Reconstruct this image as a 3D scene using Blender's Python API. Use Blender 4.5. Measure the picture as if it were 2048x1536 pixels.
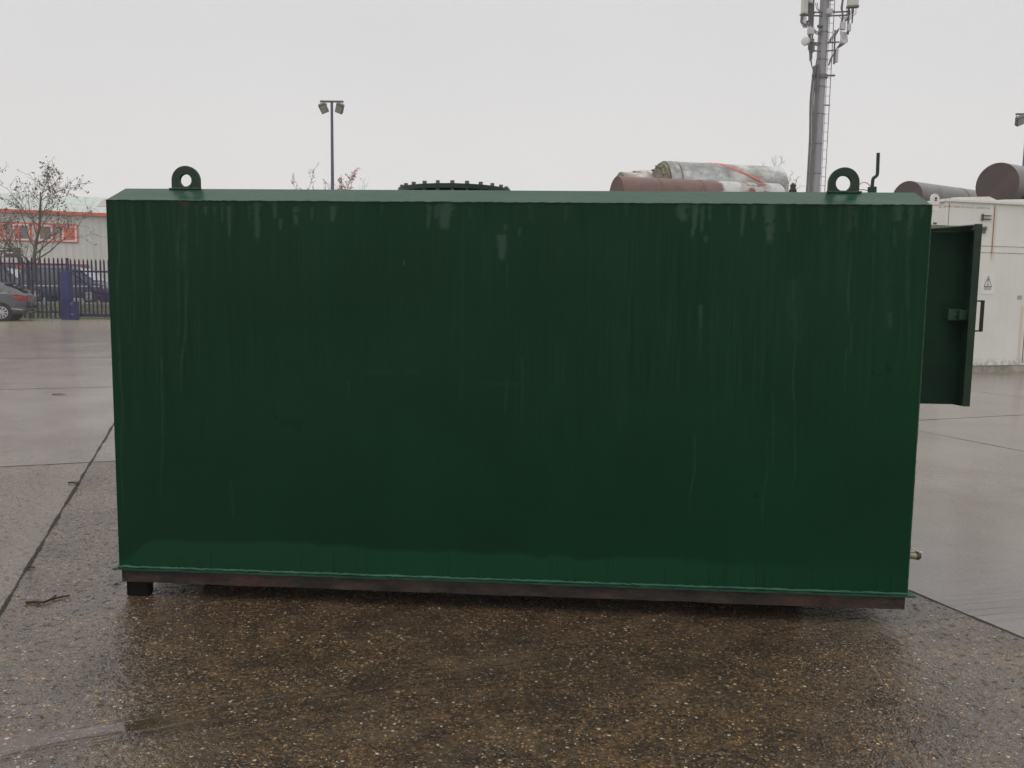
import bpy, bmesh, math, random
import numpy as np
from mathutils import Vector, Matrix, Euler
random.seed(7); rng = np.random.default_rng(11)
for o in list(bpy.data.objects): bpy.data.objects.remove(o)
scene = bpy.context.scene
R_ = math.radians

# ------------------------------------------------------------------ camera
F = 1700.0; EYE = 1.23; PITCH = math.atan(180/1700); ROLL = .0132
cd = bpy.data.cameras.new('camera'); cam = bpy.data.objects.new('camera', cd)
scene.collection.objects.link(cam); scene.camera = cam
cd.sensor_fit = 'HORIZONTAL'; cd.sensor_width = 36; cd.lens = 36*F/2048
cd.clip_start = .05; cd.clip_end = 2000
CR = Matrix.Rotation(math.pi/2-PITCH, 4, 'X') @ Matrix.Rotation(ROLL, 4, 'Z')
cam.matrix_world = Matrix.Translation((0, 0, EYE)) @ CR

# ------------------------------------------------------------------ sky, sun, exposure
SUN_EL, SUN_AZ = 62, 235
w = bpy.data.worlds.new('World'); scene.world = w; w.use_nodes = True
nt = w.node_tree; nt.nodes.clear()
out = nt.nodes.new('ShaderNodeOutputWorld'); bg = nt.nodes.new('ShaderNodeBackground')
sky = nt.nodes.new('ShaderNodeTexSky'); sky.sky_type = 'NISHITA'; sky.sun_disc = False
sky.sun_elevation = R_(SUN_EL); sky.sun_rotation = R_(SUN_AZ); sky.dust_density = 4; sky.air_density = 1.5
hs = nt.nodes.new('ShaderNodeHueSaturation'); hs.inputs['Saturation'].default_value = .12
mx = nt.nodes.new('ShaderNodeMix'); mx.data_type = 'RGBA'; mx.inputs[0].default_value = .93
nt.links.new(sky.outputs[0], hs.inputs['Color']); nt.links.new(hs.outputs[0], mx.inputs[6])
# overcast cloud deck: almost even, a little brighter towards the horizon
tc = nt.nodes.new('ShaderNodeTexCoord'); sep = nt.nodes.new('ShaderNodeSeparateXYZ')
nt.links.new(tc.outputs['Generated'], sep.inputs[0])
cr = nt.nodes.new('ShaderNodeValToRGB')
cr.color_ramp.elements[0].position = 0.0; cr.color_ramp.elements[0].color = (8.0, 7.85, 7.7, 1)
cr.color_ramp.elements[1].position = .75; cr.color_ramp.elements[1].color = (12.5, 12.3, 12.2, 1)
e = cr.color_ramp.elements.new(.16); e.color = (7.7, 7.58, 7.5, 1)
e = cr.color_ramp.elements.new(.36); e.color = (6.9, 6.8, 6.95, 1)
nt.links.new(sep.outputs[2], cr.inputs[0]); nt.links.new(cr.outputs[0], mx.inputs[7])
cn = nt.nodes.new('ShaderNodeTexNoise'); cn.inputs['Scale'].default_value = 1.6; cn.inputs['Detail'].default_value = 5
cmap = nt.nodes.new('ShaderNodeMapRange'); cmap.inputs[1].default_value = .3; cmap.inputs[2].default_value = .7; cmap.inputs[3].default_value = .965; cmap.inputs[4].default_value = 1.03
vm = nt.nodes.new('ShaderNodeVectorMath'); vm.operation = 'SCALE'
nt.links.new(tc.outputs['Generated'], cn.inputs['Vector']); nt.links.new(cn.outputs[0], cmap.inputs[0]); nt.links.new(cmap.outputs[0], vm.inputs['Scale'])
nt.links.new(mx.outputs[2], vm.inputs[0]); nt.links.new(vm.outputs[0], bg.inputs[0]); bg.inputs[1].default_value = .108
nt.links.new(bg.outputs[0], out.inputs[0])
sl = bpy.data.lights.new('sun', 'SUN'); sl.energy = .8; sl.angle = R_(25); sl.color = (1, .96, .9)
so = bpy.data.objects.new('sun', sl); scene.collection.objects.link(so)
az = R_(SUN_AZ)
sd = Vector((math.sin(az)*math.cos(R_(SUN_EL)), math.cos(az)*math.cos(R_(SUN_EL)), math.sin(R_(SUN_EL))))
so.rotation_euler = sd.to_track_quat('Z', 'Y').to_euler()
scene.view_settings.view_transform = 'Standard'; scene.view_settings.look = 'None'
scene.view_settings.exposure = 0; scene.view_settings.gamma = 1

# ------------------------------------------------------------------ pixel helpers (photograph 2048 x 1536)
C3 = CR.to_3x3()
def ray(x, y): return C3 @ Vector(((x-1024)/F, -(y-768)/F, -1))
def at(x, y, Y):
    d = ray(x, y); return Vector((0, 0, EYE)) + d*(Y/d.y)
def gnd(x, y, z=0):
    d = ray(x, y); return Vector((0, 0, EYE)) + d*((z-EYE)/d.z)

# ------------------------------------------------------------------ node helper
class V:
    def __init__(s, t, k): s.t = t; s.k = k
    def _m(s, op, b=None, c=None):
        n = s.t.nodes.new('ShaderNodeMath'); n.operation = op
        s.t.links.new(s.k, n.inputs[0])
        for i, q in ((1, b), (2, c)):
            if q is None: continue
            if isinstance(q, V): s.t.links.new(q.k, n.inputs[i])
            else: n.inputs[i].default_value = q
        return V(s.t, n.outputs[0])
    def __add__(s, b): return s._m('ADD', b)
    def __radd__(s, b): return s._m('ADD', b)
    def __sub__(s, b): return s._m('SUBTRACT', b)
    def __rsub__(s, b): return s._m('MULTIPLY', -1)._m('ADD', b)
    def __mul__(s, b): return s._m('MULTIPLY', b)
    def __rmul__(s, b): return s._m('MULTIPLY', b)
    def abs(s): return s._m('ABSOLUTE')
    def lt(s, b): return s._m('LESS_THAN', b)
    def gt(s, b): return s._m('GREATER_THAN', b)
    def mod(s, b): return s._m('FLOORED_MODULO', b)
    def pw(s, b): return s._m('POWER', b)
    def mn(s, b): return s._m('MINIMUM', b)
    def mxx(s, b): return s._m('MAXIMUM', b)
    def rng(s, a, b, c=0, d=1):
        n = s.t.nodes.new('ShaderNodeMapRange'); s.t.links.new(s.k, n.inputs[0])
        for i, q in enumerate((a, b, c, d)): n.inputs[i+1].default_value = q
        return V(s.t, n.outputs[0])
class Mat:
    def __init__(s, name):
        s.m = bpy.data.materials.new(name); s.m.use_nodes = True; s.t = s.m.node_tree
        s.b = s.t.nodes['Principled BSDF']
    def link(s, q, inp):
        s.t.links.new(q.k if isinstance(q, V) else q, s.b.inputs[inp])
    def coord(s, obj=True):
        if obj:
            n = s.t.nodes.new('ShaderNodeTexCoord'); return n.outputs['Object']
        return s.t.nodes.new('ShaderNodeNewGeometry').outputs['Position']
    def xyz(s, c):
        n = s.t.nodes.new('ShaderNodeSeparateXYZ'); s.t.links.new(c, n.inputs[0])
        return [V(s.t, n.outputs[i]) for i in range(3)]
    def comb(s, *a):
        n = s.t.nodes.new('ShaderNodeCombineXYZ')
        for i, q in enumerate(a):
            if isinstance(q, V): s.t.links.new(q.k, n.inputs[i])
            else: n.inputs[i].default_value = q
        return n.outputs[0]
    def scaled(s, c, sc):
        n = s.t.nodes.new('ShaderNodeMapping'); n.inputs['Scale'].default_value = sc
        s.t.links.new(c, n.inputs[0]); return n.outputs[0]
    def noise(s, c, sc, det=4, rough=.55, col=False):
        n = s.t.nodes.new('ShaderNodeTexNoise'); n.inputs['Scale'].default_value = sc
        n.inputs['Detail'].default_value = det; n.inputs['Roughness'].default_value = rough
        s.t.links.new(c, n.inputs['Vector']); return V(s.t, n.outputs[1 if col else 0])
    def voro(s, c, sc, rnd=1, feat='F1'):
        n = s.t.nodes.new('ShaderNodeTexVoronoi'); n.inputs['Scale'].default_value = sc
        n.inputs['Randomness'].default_value = rnd; n.feature = feat
        s.t.links.new(c, n.inputs['Vector']); return V(s.t, n.outputs['Distance']), n.outputs['Color']
    def ramp(s, q, stops, const=False):
        n = s.t.nodes.new('ShaderNodeValToRGB'); r = n.color_ramp
        if const: r.interpolation = 'CONSTANT'
        while len(r.elements) < len(stops): r.elements.new(.5)
        for el, (p, c) in zip(r.elements, stops):
            el.position = p; el.color = (*c, 1) if len(c) == 3 else c
        s.t.links.new(q.k if isinstance(q, V) else q, n.inputs[0]); return n.outputs[0]
    def mix(s, f, a, b):
        n = s.t.nodes.new('ShaderNodeMix'); n.data_type = 'RGBA'
        for i, q in ((0, f), (6, a), (7, b)):
            if isinstance(q, V): q = q.k
            if isinstance(q, tuple): n.inputs[i].default_value = (*q, 1) if len(q) == 3 else q
            elif isinstance(q, (int, float)): n.inputs[i].default_value = q
            else: s.t.links.new(q, n.inputs[i])
        return n.outputs[2]
    def bump(s, h, dist, strength=1, inp='Normal'):
        n = s.t.nodes.new('ShaderNodeBump'); n.inputs['Distance'].default_value = dist
        n.inputs['Strength'].default_value = strength
        s.t.links.new(h.k if isinstance(h, V) else h, n.inputs['Height'])
        s.t.links.new(n.outputs[0], s.b.inputs[inp]); return n
    def set(s, **k):
        for a, b in k.items():
            s.b.inputs[a.replace('_', ' ')].default_value = b
        return s
def paint(name, col, rough=.5, var=.25, sc=6, metal=0, spec=.5, bump=0, dirt=None, dirtamt=.4, stretch=(1, 1, 1)):
    M = Mat(name); c = M.scaled(M.coord(), stretch)
    n = M.noise(c, sc, 6)
    lo = tuple(x*(1-var) for x in col); hi = tuple(min(1, x*(1+var)) for x in col)
    k = M.ramp(n, [(.3, lo), (.7, hi)])
    if dirt:
        d = M.noise(c, sc*.6, 8, .65).rng(.5, .68)*dirtamt
        k = M.mix(d, k, dirt)
    M.link(k, 'Base Color'); M.set(Metallic=metal)
    M.b.inputs['Specular IOR Level'].default_value = spec
    M.link(n.rng(.3, .7, rough*.8, min(1, rough*1.2)), 'Roughness')
    if bump: M.bump(M.noise(c, sc*8, 4), bump)
    return M.m

# ------------------------------------------------------------------ mesh helper
class MB:
    def __init__(s): s.v = []; s.f = []
    def add(s, vs, fs):
        b = len(s.v); s.v += [tuple(q) for q in vs]; s.f += [tuple(b+i for i in f) for f in fs]; return s
    def box(s, c, d, rz=0, m=None):
        x, y, z = (q/2 for q in d); mm = m if m is not None else Matrix.Rotation(rz, 3, 'Z')
        vs = [Vector(c)+mm@Vector((i*x, j*y, k*z)) for i in (-1, 1) for j in (-1, 1) for k in (-1, 1)]
        return s.add(vs, [(0, 1, 3, 2), (4, 6, 7, 5), (0, 4, 5, 1), (2, 3, 7, 6), (0, 2, 6, 4), (1, 5, 7, 3)])
    def tube(s, pts, r, n=8, cap=True):
        pts = [Vector(p) for p in pts]; rs = r if isinstance(r, (list, tuple)) else [r]*len(pts)
        vs = []; pn = None
        for i, p in enumerate(pts):
            t = (pts[min(i+1, len(pts)-1)]-pts[max(i-1, 0)]).normalized()
            if pn is None:
                a = Vector((0, 0, 1)) if abs(t.z) < .9 else Vector((1, 0, 0)); pn = t.cross(a).normalized()
            pn = (pn - t*pn.dot(t)).normalized(); b = t.cross(pn)
            for k in range(n):
                an = 2*math.pi*k/n; vs.append(p+(pn*math.cos(an)+b*math.sin(an))*rs[i])
        fs = [(i*n+k, i*n+(k+1) % n, (i+1)*n+(k+1) % n, (i+1)*n+k) for i in range(len(pts)-1) for k in range(n)]
        if cap: fs += [tuple(reversed(range(n))), tuple((len(pts)-1)*n+k for k in range(n))]
        return s.add(vs, fs)
    def prism(s, poly, o, ex, ey, ez, t):
        """polygon in the ex,ey plane, thickness t along ez, centred"""
        o, ex, ey, ez = map(Vector, (o, ex, ey, ez)); n = len(poly)
        vs = [o+ex*a+ey*b+ez*(q*t/2) for q in (-1, 1) for a, b in poly]
        fs = [tuple(reversed(range(n))), tuple(range(n, 2*n))]+[(i, (i+1) % n, n+(i+1) % n, n+i) for i in range(n)]
        return s.add(vs, fs)
    def build(s, name, mat, parent=None, smooth=False, loc=None, bevel=0, mats=None):
        me = bpy.data.meshes.new(name); me.from_pydata(s.v, [], s.f); me.update()
        bm = bmesh.new(); bm.from_mesh(me); bmesh.ops.recalc_face_normals(bm, faces=bm.faces[:]); bm.to_mesh(me); bm.free()
        if smooth:
            me.shade_smooth(); me.set_sharp_from_angle(angle=R_(smooth if smooth is not True else 40))
        o = bpy.data.objects.new(name, me); scene.collection.objects.link(o)
        if mat: me.materials.append(mat)
        if parent: o.parent = parent
        if loc: o.location = loc
        if bevel:
            b = o.modifiers.new('bevel', 'BEVEL'); b.width = bevel; b.segments = 2; b.limit_method = 'ANGLE'
        return o
def empty(name, loc=(0, 0, 0), rz=0):
    o = bpy.data.objects.new(name, None); scene.collection.objects.link(o)
    o.empty_display_size = .2; o.location = loc; o.rotation_euler = (0, 0, rz); return o
def tag(o, label=None, cat=None, group=None, kind=None):
    if label: o['label'] = label
    if cat: o['category'] = cat
    if group: o['group'] = group
    if kind: o['kind'] = kind
    return o
def child_copy(o, parent, loc=None, rot=None):
    c = o.copy(); scene.collection.objects.link(c); c.parent = parent
    if loc is not None: c.location = loc
    if rot is not None: c.rotation_euler = rot
    return c

# ================================================================== GROUND
E1 = Vector((-.349, .937, 0)); E2 = Vector((.937, .349, 0))
def ground_mat():
    M = Mat('wet_concrete'); P = M.coord(False); x, y, z = M.xyz(P)
    u = x*.937+y*.349; v = x*-.349+y*.937
    n1 = M.noise(P, 1.1, 5); n2 = M.noise(P, 9, 5); n3 = M.noise(P, 60, 4); nL = M.noise(P, .22, 4)
    n4 = M.noise(M.scaled(P, (1, .8, 1)), 34, 3, .5)
    uw = u+(n2-.5)*.012+(n1-.5)*.02; vw = v+(n2-.5)*.012+(n1-.5)*.02
    du = ((uw+.723+1.7675).mod(3.535)-1.7675).abs()+u.lt(-2.4)*9
    dv = ((vw-6.62+2.55).mod(5.1)-2.55).abs()+v.lt(3)*9
    wn = M.noise(P, 4, 3).rng(.38, .62, .0015, .009)
    jw = v.rng(4, 30, .0, .05)
    joint = (1-((du-wn-jw*.3)*220).rng(0, 1)).mxx(1-((dv-wn*.7-jw)*160).rng(0, 1))
    # rough exposed-aggregate slabs near, smooth trowelled slabs to the right and far away
    right = u.gt(2.812); far = v.gt(6.62)*.55+(v+(n1-.5)*2.5).rng(6.2, 10)*.45
    peb = (1-right)*(1-far*.72)
    peb = peb.mxx(.10)
    # pebbles
    Pd = M.t.nodes.new('ShaderNodeVectorMath'); Pd.operation = 'ADD'
    nw = M.noise(P, 30, 2, col=True); sc = M.t.nodes.new('ShaderNodeVectorMath'); sc.operation = 'SCALE'; sc.inputs['Scale'].default_value = .012
    M.t.links.new(nw.k, sc.inputs[0]); M.t.links.new(P, Pd.inputs[0]); M.t.links.new(sc.outputs[0], Pd.inputs[1]); PW = Pd.outputs[0]
    d1, c1 = M.voro(PW, 82); d2, c2 = M.voro(PW, 150); d3, c3 = M.voro(PW, 42)
    s1 = M.xyz(c1); s2 = M.xyz(c2); s3 = M.xyz(c3)
    cols = [(0, (.045, .027, .014)), (.18, (.12, .072, .034)), (.34, (.07, .044, .023)), (.46, (.15, .09, .040)), (.58, (.038, .032, .027)), (.68, (.2, .15, .09)),
            (.80, (.24, .12, .036)), (.87, (.34, .25, .13)), (.93, (.46, .26, .06)), (.955, (.56, .49, .38))]
    k1 = M.ramp(s1[0], cols, True); k2 = M.ramp(s2[0], cols[:-1]+[(.97, (.60, .53, .42))], True)
    mort = M.ramp(n3*.6+n2*.4, [(.38, (.009, .0052, .0024)), (.5, (.048, .027, .012)), (.62, (.120, .070, .032))])
    on2 = d2.lt(.36)*s2[1].gt(.25); on1 = d1.lt(.40)*s1[1].gt(.5); on3 = d3.lt(.27)*s3[1].gt(.93)
    k3 = M.ramp(s3[0], [(0, (.09, .06, .035)), (.3, (.2, .13, .06)), (.6, (.045, .04, .035)), (.85, (.4, .35, .27))], True)
    rough_c = M.mix(on3, M.mix(on1, M.mix(on2, mort, k2), k1), k3)
    smooth_c = M.ramp(n1*.6+n3*.4, [(.3, (.15, .130, .118)), (.5, (.187, .163, .149)), (.7, (.23, .2, .183))])
    col = M.mix(peb*.93, smooth_c, rough_c)
    # broad damp patches and tyre bands sweeping across the foreground
    a, b = gnd(0, 1490), gnd(1300, 1262); dr = (b-a).normalized()
    tu = x*dr.x+y*dr.y; tv = x*(-dr.y)+y*dr.x - (a.x*(-dr.y)+a.y*dr.x)
    tv = tv+tu*tu*.03
    tp = M.comb(tu*1.4, tv*22, 0)
    st = M.noise(tp, 1, 5, .6)
    band = (1-(tv+.02).abs().rng(.05, .28))*st.rng(.42, .62)
    col = M.mix(band*.4, col, (.062, .045, .028))
    tp2 = M.comb(tu*.8, tv*45, 3.3); st2 = M.noise(tp2, 1, 3, .5).rng(.56, .66)*(1-(tv-.02).abs().rng(.1, .5))
    col = M.mix(st2*.35, col, (.028, .024, .02))
    sw = M.comb(u*1.1, v*1.9, 1.3); stf = M.noise(sw, 1, 6, .65)
    col = M.mix(stf.rng(.45, .75)*.18, col, (.06, .05, .042))
    col = M.mix(nL.rng(.4, .65)*v.gt(6.62)*.25, col, (.25, .225, .195))
    tan = v.rng(24, 33)*x.rng(-8, -14)
    col = M.mix(tan*.7, col, (.33, .27, .2))
    big = M.noise(P, 3.2, 6, .68)
    col = M.mix(big.rng(.50, .62)*peb*.5, col, (.018, .013, .009))
    col = M.mix(M.noise(P, 1.7, 5, .6).rng(.52, .66)*peb*.28, col, (.16, .12, .075))
    # paler worn strip beside the left joint
    strip = (1-(u+.80).abs().rng(.02, .16))*.35*u.lt(-.72)*v.lt(6.62)
    col = M.mix(strip, col, (.2, .17, .13))
    col = M.mix(u.lt(-.72)*(1-v.gt(6.62))*.38, col, (.17, .14, .118))
    sc2 = M.noise(P, 2.3, 6, .7).rng(.58, .7)*right
    col = M.mix(sc2*.4, col, (.08, .07, .06))
    col = M.mix(joint*.92, col, (.02, .018, .015))
    M.link(col, 'Base Color')
    M.set(Roughness=.85); M.b.inputs['Specular IOR Level'].default_value = .08
    # water film
    wet = n1.rng(.3, .7, .8, 1)
    puddle = (1-(tv+.02).abs().rng(.035, .09))*tu.rng(.65, .25)*st.rng(.32, .45)
    pits = (n4*.5+n3*.5).rng(.545, .60)*peb
    M.link(wet*(1-far*.1)*(1-joint*.85)*(1-pits*.85*(1-puddle)), 'Coat Weight'); M.b.inputs['Coat IOR'].default_value = 1.74
    cr_ = (peb.rng(0, 1, .14, .05)+(n1-.5)*.1+far*.06)*(1-puddle*.5)
    M.link(cr_, 'Coat Roughness')
    dome1 = (1-d1.rng(0, .5))*on1; dome2 = (1-d2.rng(0, .5))
    h = (dome1*.8+dome2*.35+n3*.9+n4*1.9+(1-d3.rng(0, .6))*on3*.8)*peb + n2*.5 - joint*1.6
    damp = v.rng(3, 14, 1, .35)
    bn = M.bump(h*damp*(1-band*.75)*(1-puddle*.9), .006, 1)
    b2 = M.t.nodes.new('ShaderNodeBump'); b2.inputs['Distance'].default_value = .0028
    M.t.links.new((h*damp*(1-band*.5)*(1-puddle*.96)).k, b2.inputs['Height'])
    M.t.links.new(b2.outputs[0], M.b.inputs['Coat Normal'])
    return M.m
g = MB(); g.add([(-400, -60, 0), (400, -60, 0), (400, 700, 0), (-400, 700, 0)], [(0, 1, 2, 3)])
tag(g.build('ground', ground_mat()), kind='structure')

# ================================================================== GREEN TANK
A = Vector((-1.560, 3.300, 0)); B = Vector((1.497, 3.100, 0))
TL = (B-A).length; ex = (B-A).normalized(); ey = Vector((-ex.y, ex.x, 0)); TRZ = math.atan2(ex.y, ex.x)
TD = 1.55; Z0, Z1, ZT = .122, 1.567, 1.6235; CH = .112
tank = empty('fuel_tank', A, TRZ)
tag(tank, 'long dark green steel tank with streaked paint on a rusty base frame, filling the picture', 'tank')
def face_uv(px, py):
    d = ray(px, py); n = ey; t = (A-Vector((0, 0, EYE))).dot(n)/d.dot(n); p = Vector((0, 0, EYE))+d*t
    return (p-A).dot(ex), p.z
def tank_at(px, py, depth):
    """tank-local point on the plane `depth` behind the front face"""
    d = ray(px, py); n = ey; q = A+ey*depth; t = (q-Vector((0, 0, EYE))).dot(n)/d.dot(n); p = Vector((0, 0, EYE))+d*t
    return Vector(((p-A).dot(ex), depth, p.z))

NU, NV = 780, 370
us = np.linspace(0, TL, NU); vs_ = np.linspace(Z0, Z1, NV); U, Z = np.meshgrid(us, vs_)
def gridnoise(nx, nz):
    g = rng.random((nz+2, nx+2)); fx = U/TL*nx; fz = (Z-Z0)/(Z1-Z0)*nz
    ix = fx.astype(int); iz = fz.astype(int); tx = fx-ix; tz = fz-iz; tx = tx*tx*(3-2*tx); tz = tz*tz*(3-2*tz)
    return (g[iz, ix]*(1-tx)+g[iz, ix+1]*tx)*(1-tz)+(g[iz+1, ix]*(1-tx)+g[iz+1, ix+1]*tx)*tz
blot = gridnoise(260, 120)*.5+gridnoise(120, 60)*.35+gridnoise(500, 200)*.15
light = np.zeros_like(U); red = np.zeros_like(U)
modn = gridnoise(500, 26)*.5+gridnoise(200, 60)*.5
wig = [gridnoise(12, 9)-.5 for _ in range(3)]
def streak(px, y0, y1, wpx, amt, drift=0, hard=True, sharp=.42, target=None):
    s0, z0 = face_uv(px, y0); s1, z1 = face_uv(px+drift, y1); wd = wpx*.00185/2
    t = np.clip((z0-Z)/(z0-z1), -1, 2); c = s0+(s1-s0)*t+wig[int(px) % 3]*.02
    prof = np.clip(1.35-np.abs(U-c)/(wd*(1.15-.55*np.clip(t, 0, 1)) + .001), 0, 1)
    ends = np.clip((t+.03)*25, 0, 1)*np.clip((1.0-t)*5, 0, 1)
    m = prof*ends
    if not hard: m = m*np.clip(.25+1.5*(modn-.22), 0, 1.1)
    if hard: m = m*np.clip((blot-sharp+.35*prof-.12)*7, 0, 1)
    T = light if target is None else target
    np.maximum(T, m*amt, out=T)
for a in [(412, 412, 432, 7, .55), (428, 412, 430, 5, .4), (443, 405, 440, 6, .35), (457, 412, 478, 9, .7), (447, 420, 448, 5, .5), (514, 418, 488, 8, .75), (497, 412, 445, 5, .35),
          (516, 405, 486, 15, .6), (549, 405, 440, 9, .6), (562, 438, 462, 8, .65), (588, 414, 452, 13, .7), (625, 415, 440, 7, .55), (668, 412, 446, 13, .75),
          (855, 408, 462, 10, .55), (888, 404, 462, 34, .85), (870, 410, 440, 12, .6), (1002, 470, 525, 20, .8), (1010, 450, 480, 7, .5), (1040, 455, 475, 6, .5), (1365, 408, 445, 26, .8),
          (1388, 408, 480, 13, .85), (1402, 408, 470, 9, .6), (1416, 412, 444, 8, .6), (1415, 472, 487, 8, .55), (1484, 408, 478, 10, .65), (1505, 408, 442, 10, .6),
          (1543, 408, 492, 24, .85), (1574, 415, 470, 8, .4), (1797, 410, 445, 20, .7), (1788, 410, 500, 9, .4), (1820, 410, 480, 14, .6), (1700, 410, 470, 16, .35),
          (1710, 420, 460, 10, .35), (1750, 412, 470, 8, .4), (1840, 410, 440, 12, .4), (1402, 610, 665, 8, .5), (1780, 625, 660, 12, .4), (940, 415, 440, 8, .25),
          (1060, 408, 440, 8, .3), (1130, 410, 450, 7, .25), (760, 408, 430, 8, .25), (1250, 408, 435, 8, .25), (1455, 412, 450, 7, .3), (1640, 408, 455, 9, .3), (700, 760, 800, 5, .3)]: streak(*a)
for a in [(233, 405, 1090, 3, .4, 16), (268, 412, 680, 4, .35, 2), (301, 405, 690, 6, .42, 6), (268, 680, 900, 3, .2, 2), (325, 718, 1010, 4, .38, -2), (1705, 480, 750, 4, .45, -9),
          (1590, 560, 1015, 4, .38, -6), (1545, 790, 1000, 3, .3, -8), (1532, 880, 1080, 3, .4, -4), (1388, 870, 1035, 4, .4, -6), (1402, 660, 730, 3, .3), (1012, 760, 830, 5, .35),
          (1040, 715, 830, 4, .35, 6), (1018, 525, 590, 4, .25), (1826, 440, 760, 5, .3, -14), (1812, 440, 640, 6, .4, 2), (1750, 480, 640, 4, .2), (457, 960, 1040, 4, .3, 8),
          (706, 790, 830, 3, .25), (1690, 690, 800, 3, .3, 2), (920, 760, 800, 4, .25), (1330, 430, 900, 3, .12), (1180, 440, 700, 3, .12), (610, 440, 760, 4, .12),
          (360, 405, 700, 6, .4, -6), (374, 405, 800, 8, .42, -10), (367, 405, 560, 14, .2, -6), (1690, 430, 600, 24, .16), (1590, 560, 700, 40, .18), (1770, 420, 700, 30, .12), (1240, 660, 900, 30, .1),
          (1650, 420, 600, 20, .12), (395, 410, 500, 6, .25)]: streak(*a[:5], drift=(a[5] if len(a) > 5 else 0), hard=False)
streak(366, 396, 420, 30, .6, hard=False, target=red)
# horizontal scuffs
for px, py, wx, wz, amt in [(1005, 768, 40, 4, .22), (760, 745, 30, 4, .16), (822, 742, 14, 6, .15), (808, 526, 1.5, 5, 1.0)]:
    s0, z0 = face_uv(px, py)
    light = np.maximum(light, np.exp(-((U-s0)/(wx*.00185))**2-((Z-z0)/(wz*.00185))**2)*amt*(.5+blot))
# fine runs of water: tall thin lines, strongest in the upper half
fine = gridnoise(640, 7)*.6+gridnoise(330, 5)*.3+gridnoise(90, 3)*.1
amp = .3+.7*np.clip(gridnoise(9, 5)*2.2-.75, 0, 1)
hz = (Z-Z0)/(Z1-Z0)
dark = np.clip((fine-.60)*7, 0, 1)*amp*np.clip(hz*2.2-.35, .0, 1)
soft = np.clip((.42-fine)*5, 0, 1)*amp*np.clip(hz*2-.5, 0, 1)*.2
light = np.maximum(light, soft)
# pale band along the foot, dark drips cut into it
sA = U/TL; topb = Z0+.125-.035*np.clip((sA-.55)*2.2, 0, 1)-.02*np.exp(-((sA-.0)/.03)**2)*5+(gridnoise(60, 1)-.5)*.02+(gridnoise(10, 1)-.5)*.035
band = np.clip((topb-Z)*70, 0, 1)*(1-.7*np.clip((sA-.72)*5, 0, 1))
dripn = gridnoise(560, 3); len_ = gridnoise(120, 1)
drip = np.clip((dripn-.78)*9, 0, 1)*np.clip((Z0+.03+.13*len_+.0-Z)*30, 0, 1)*(gridnoise(20, 1) > .25)
dark = np.maximum(dark*.62, drip*.6)
topdust = np.clip(hz*1.5-.5, 0, 1)*(.5+.8*gridnoise(30, 6))*.5
# displacement: gentle plate waviness
W = (np.sin(U*2.1+.4)*np.sin(hz*3.1)*.0025+(gridnoise(7, 3)-.5)*.004)*np.clip(hz*8, 0, 1)*np.clip((1-hz)*8, 0, 1)*np.clip(sA*12, 0, 1)*np.clip((1-sA)*12, 0, 1)
gv = np.stack([U.ravel(), W.ravel(), Z.ravel()], 1)
idx = (np.arange(NV-1)[:, None]*NU+np.arange(NU-1)[None]).ravel()
gf = np.stack([idx, idx+1, idx+NU+1, idx+NU], 1)
# the rest of the shell: sides, back, chamfered roof edge, roof
n0 = len(gv); CT = ZT
ext = [(0, TD, Z0), (TL, TD, Z0), (TL, TD, Z1), (0, TD, Z1), (.02, CH, CT), (TL-.02, CH, CT), (TL-.02, TD-CH, CT), (.02, TD-CH, CT),
       (0, 0, Z1), (TL, 0, Z1), (0, 0, Z0), (TL, 0, Z0)]
e_ = lambda *a: tuple(n0+i for i in a)
ef = [e_(10, 8, 3, 0), e_(11, 1, 2, 9), e_(0, 3, 2, 1), e_(8, 9, 5, 4), e_(9, 2, 6, 5), e_(2, 3, 7, 6), e_(3, 8, 4, 7), e_(4, 5, 6, 7), e_(10, 0, 1, 11)]
me = bpy.data.meshes.new('body')
me.from_pydata(np.vstack([gv, np.array(ext)]).tolist(), [], gf.tolist()+ef); me.update()
ca = me.color_attributes.new('wear', 'FLOAT_COLOR', 'POINT')
W4 = np.zeros((len(me.vertices), 4), np.float32); W4[:, 3] = 1
W4[:n0, 0] = light.ravel(); W4[:n0, 1] = dark.ravel(); W4[:n0, 2] = np.maximum(band, 0).ravel(); W4[:n0, 3] = 1
ca.data.foreach_set('color', W4.ravel())
ca2 = me.color_attributes.new('rust', 'FLOAT_COLOR', 'POINT')
W5 = np.zeros((len(me.vertices), 4), np.float32); W5[:, 3] = 1; W5[:n0, 0] = red.ravel(); W5[:n0, 1] = topdust.ravel()
ca2.data.foreach_set('color', W5.ravel())
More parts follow.
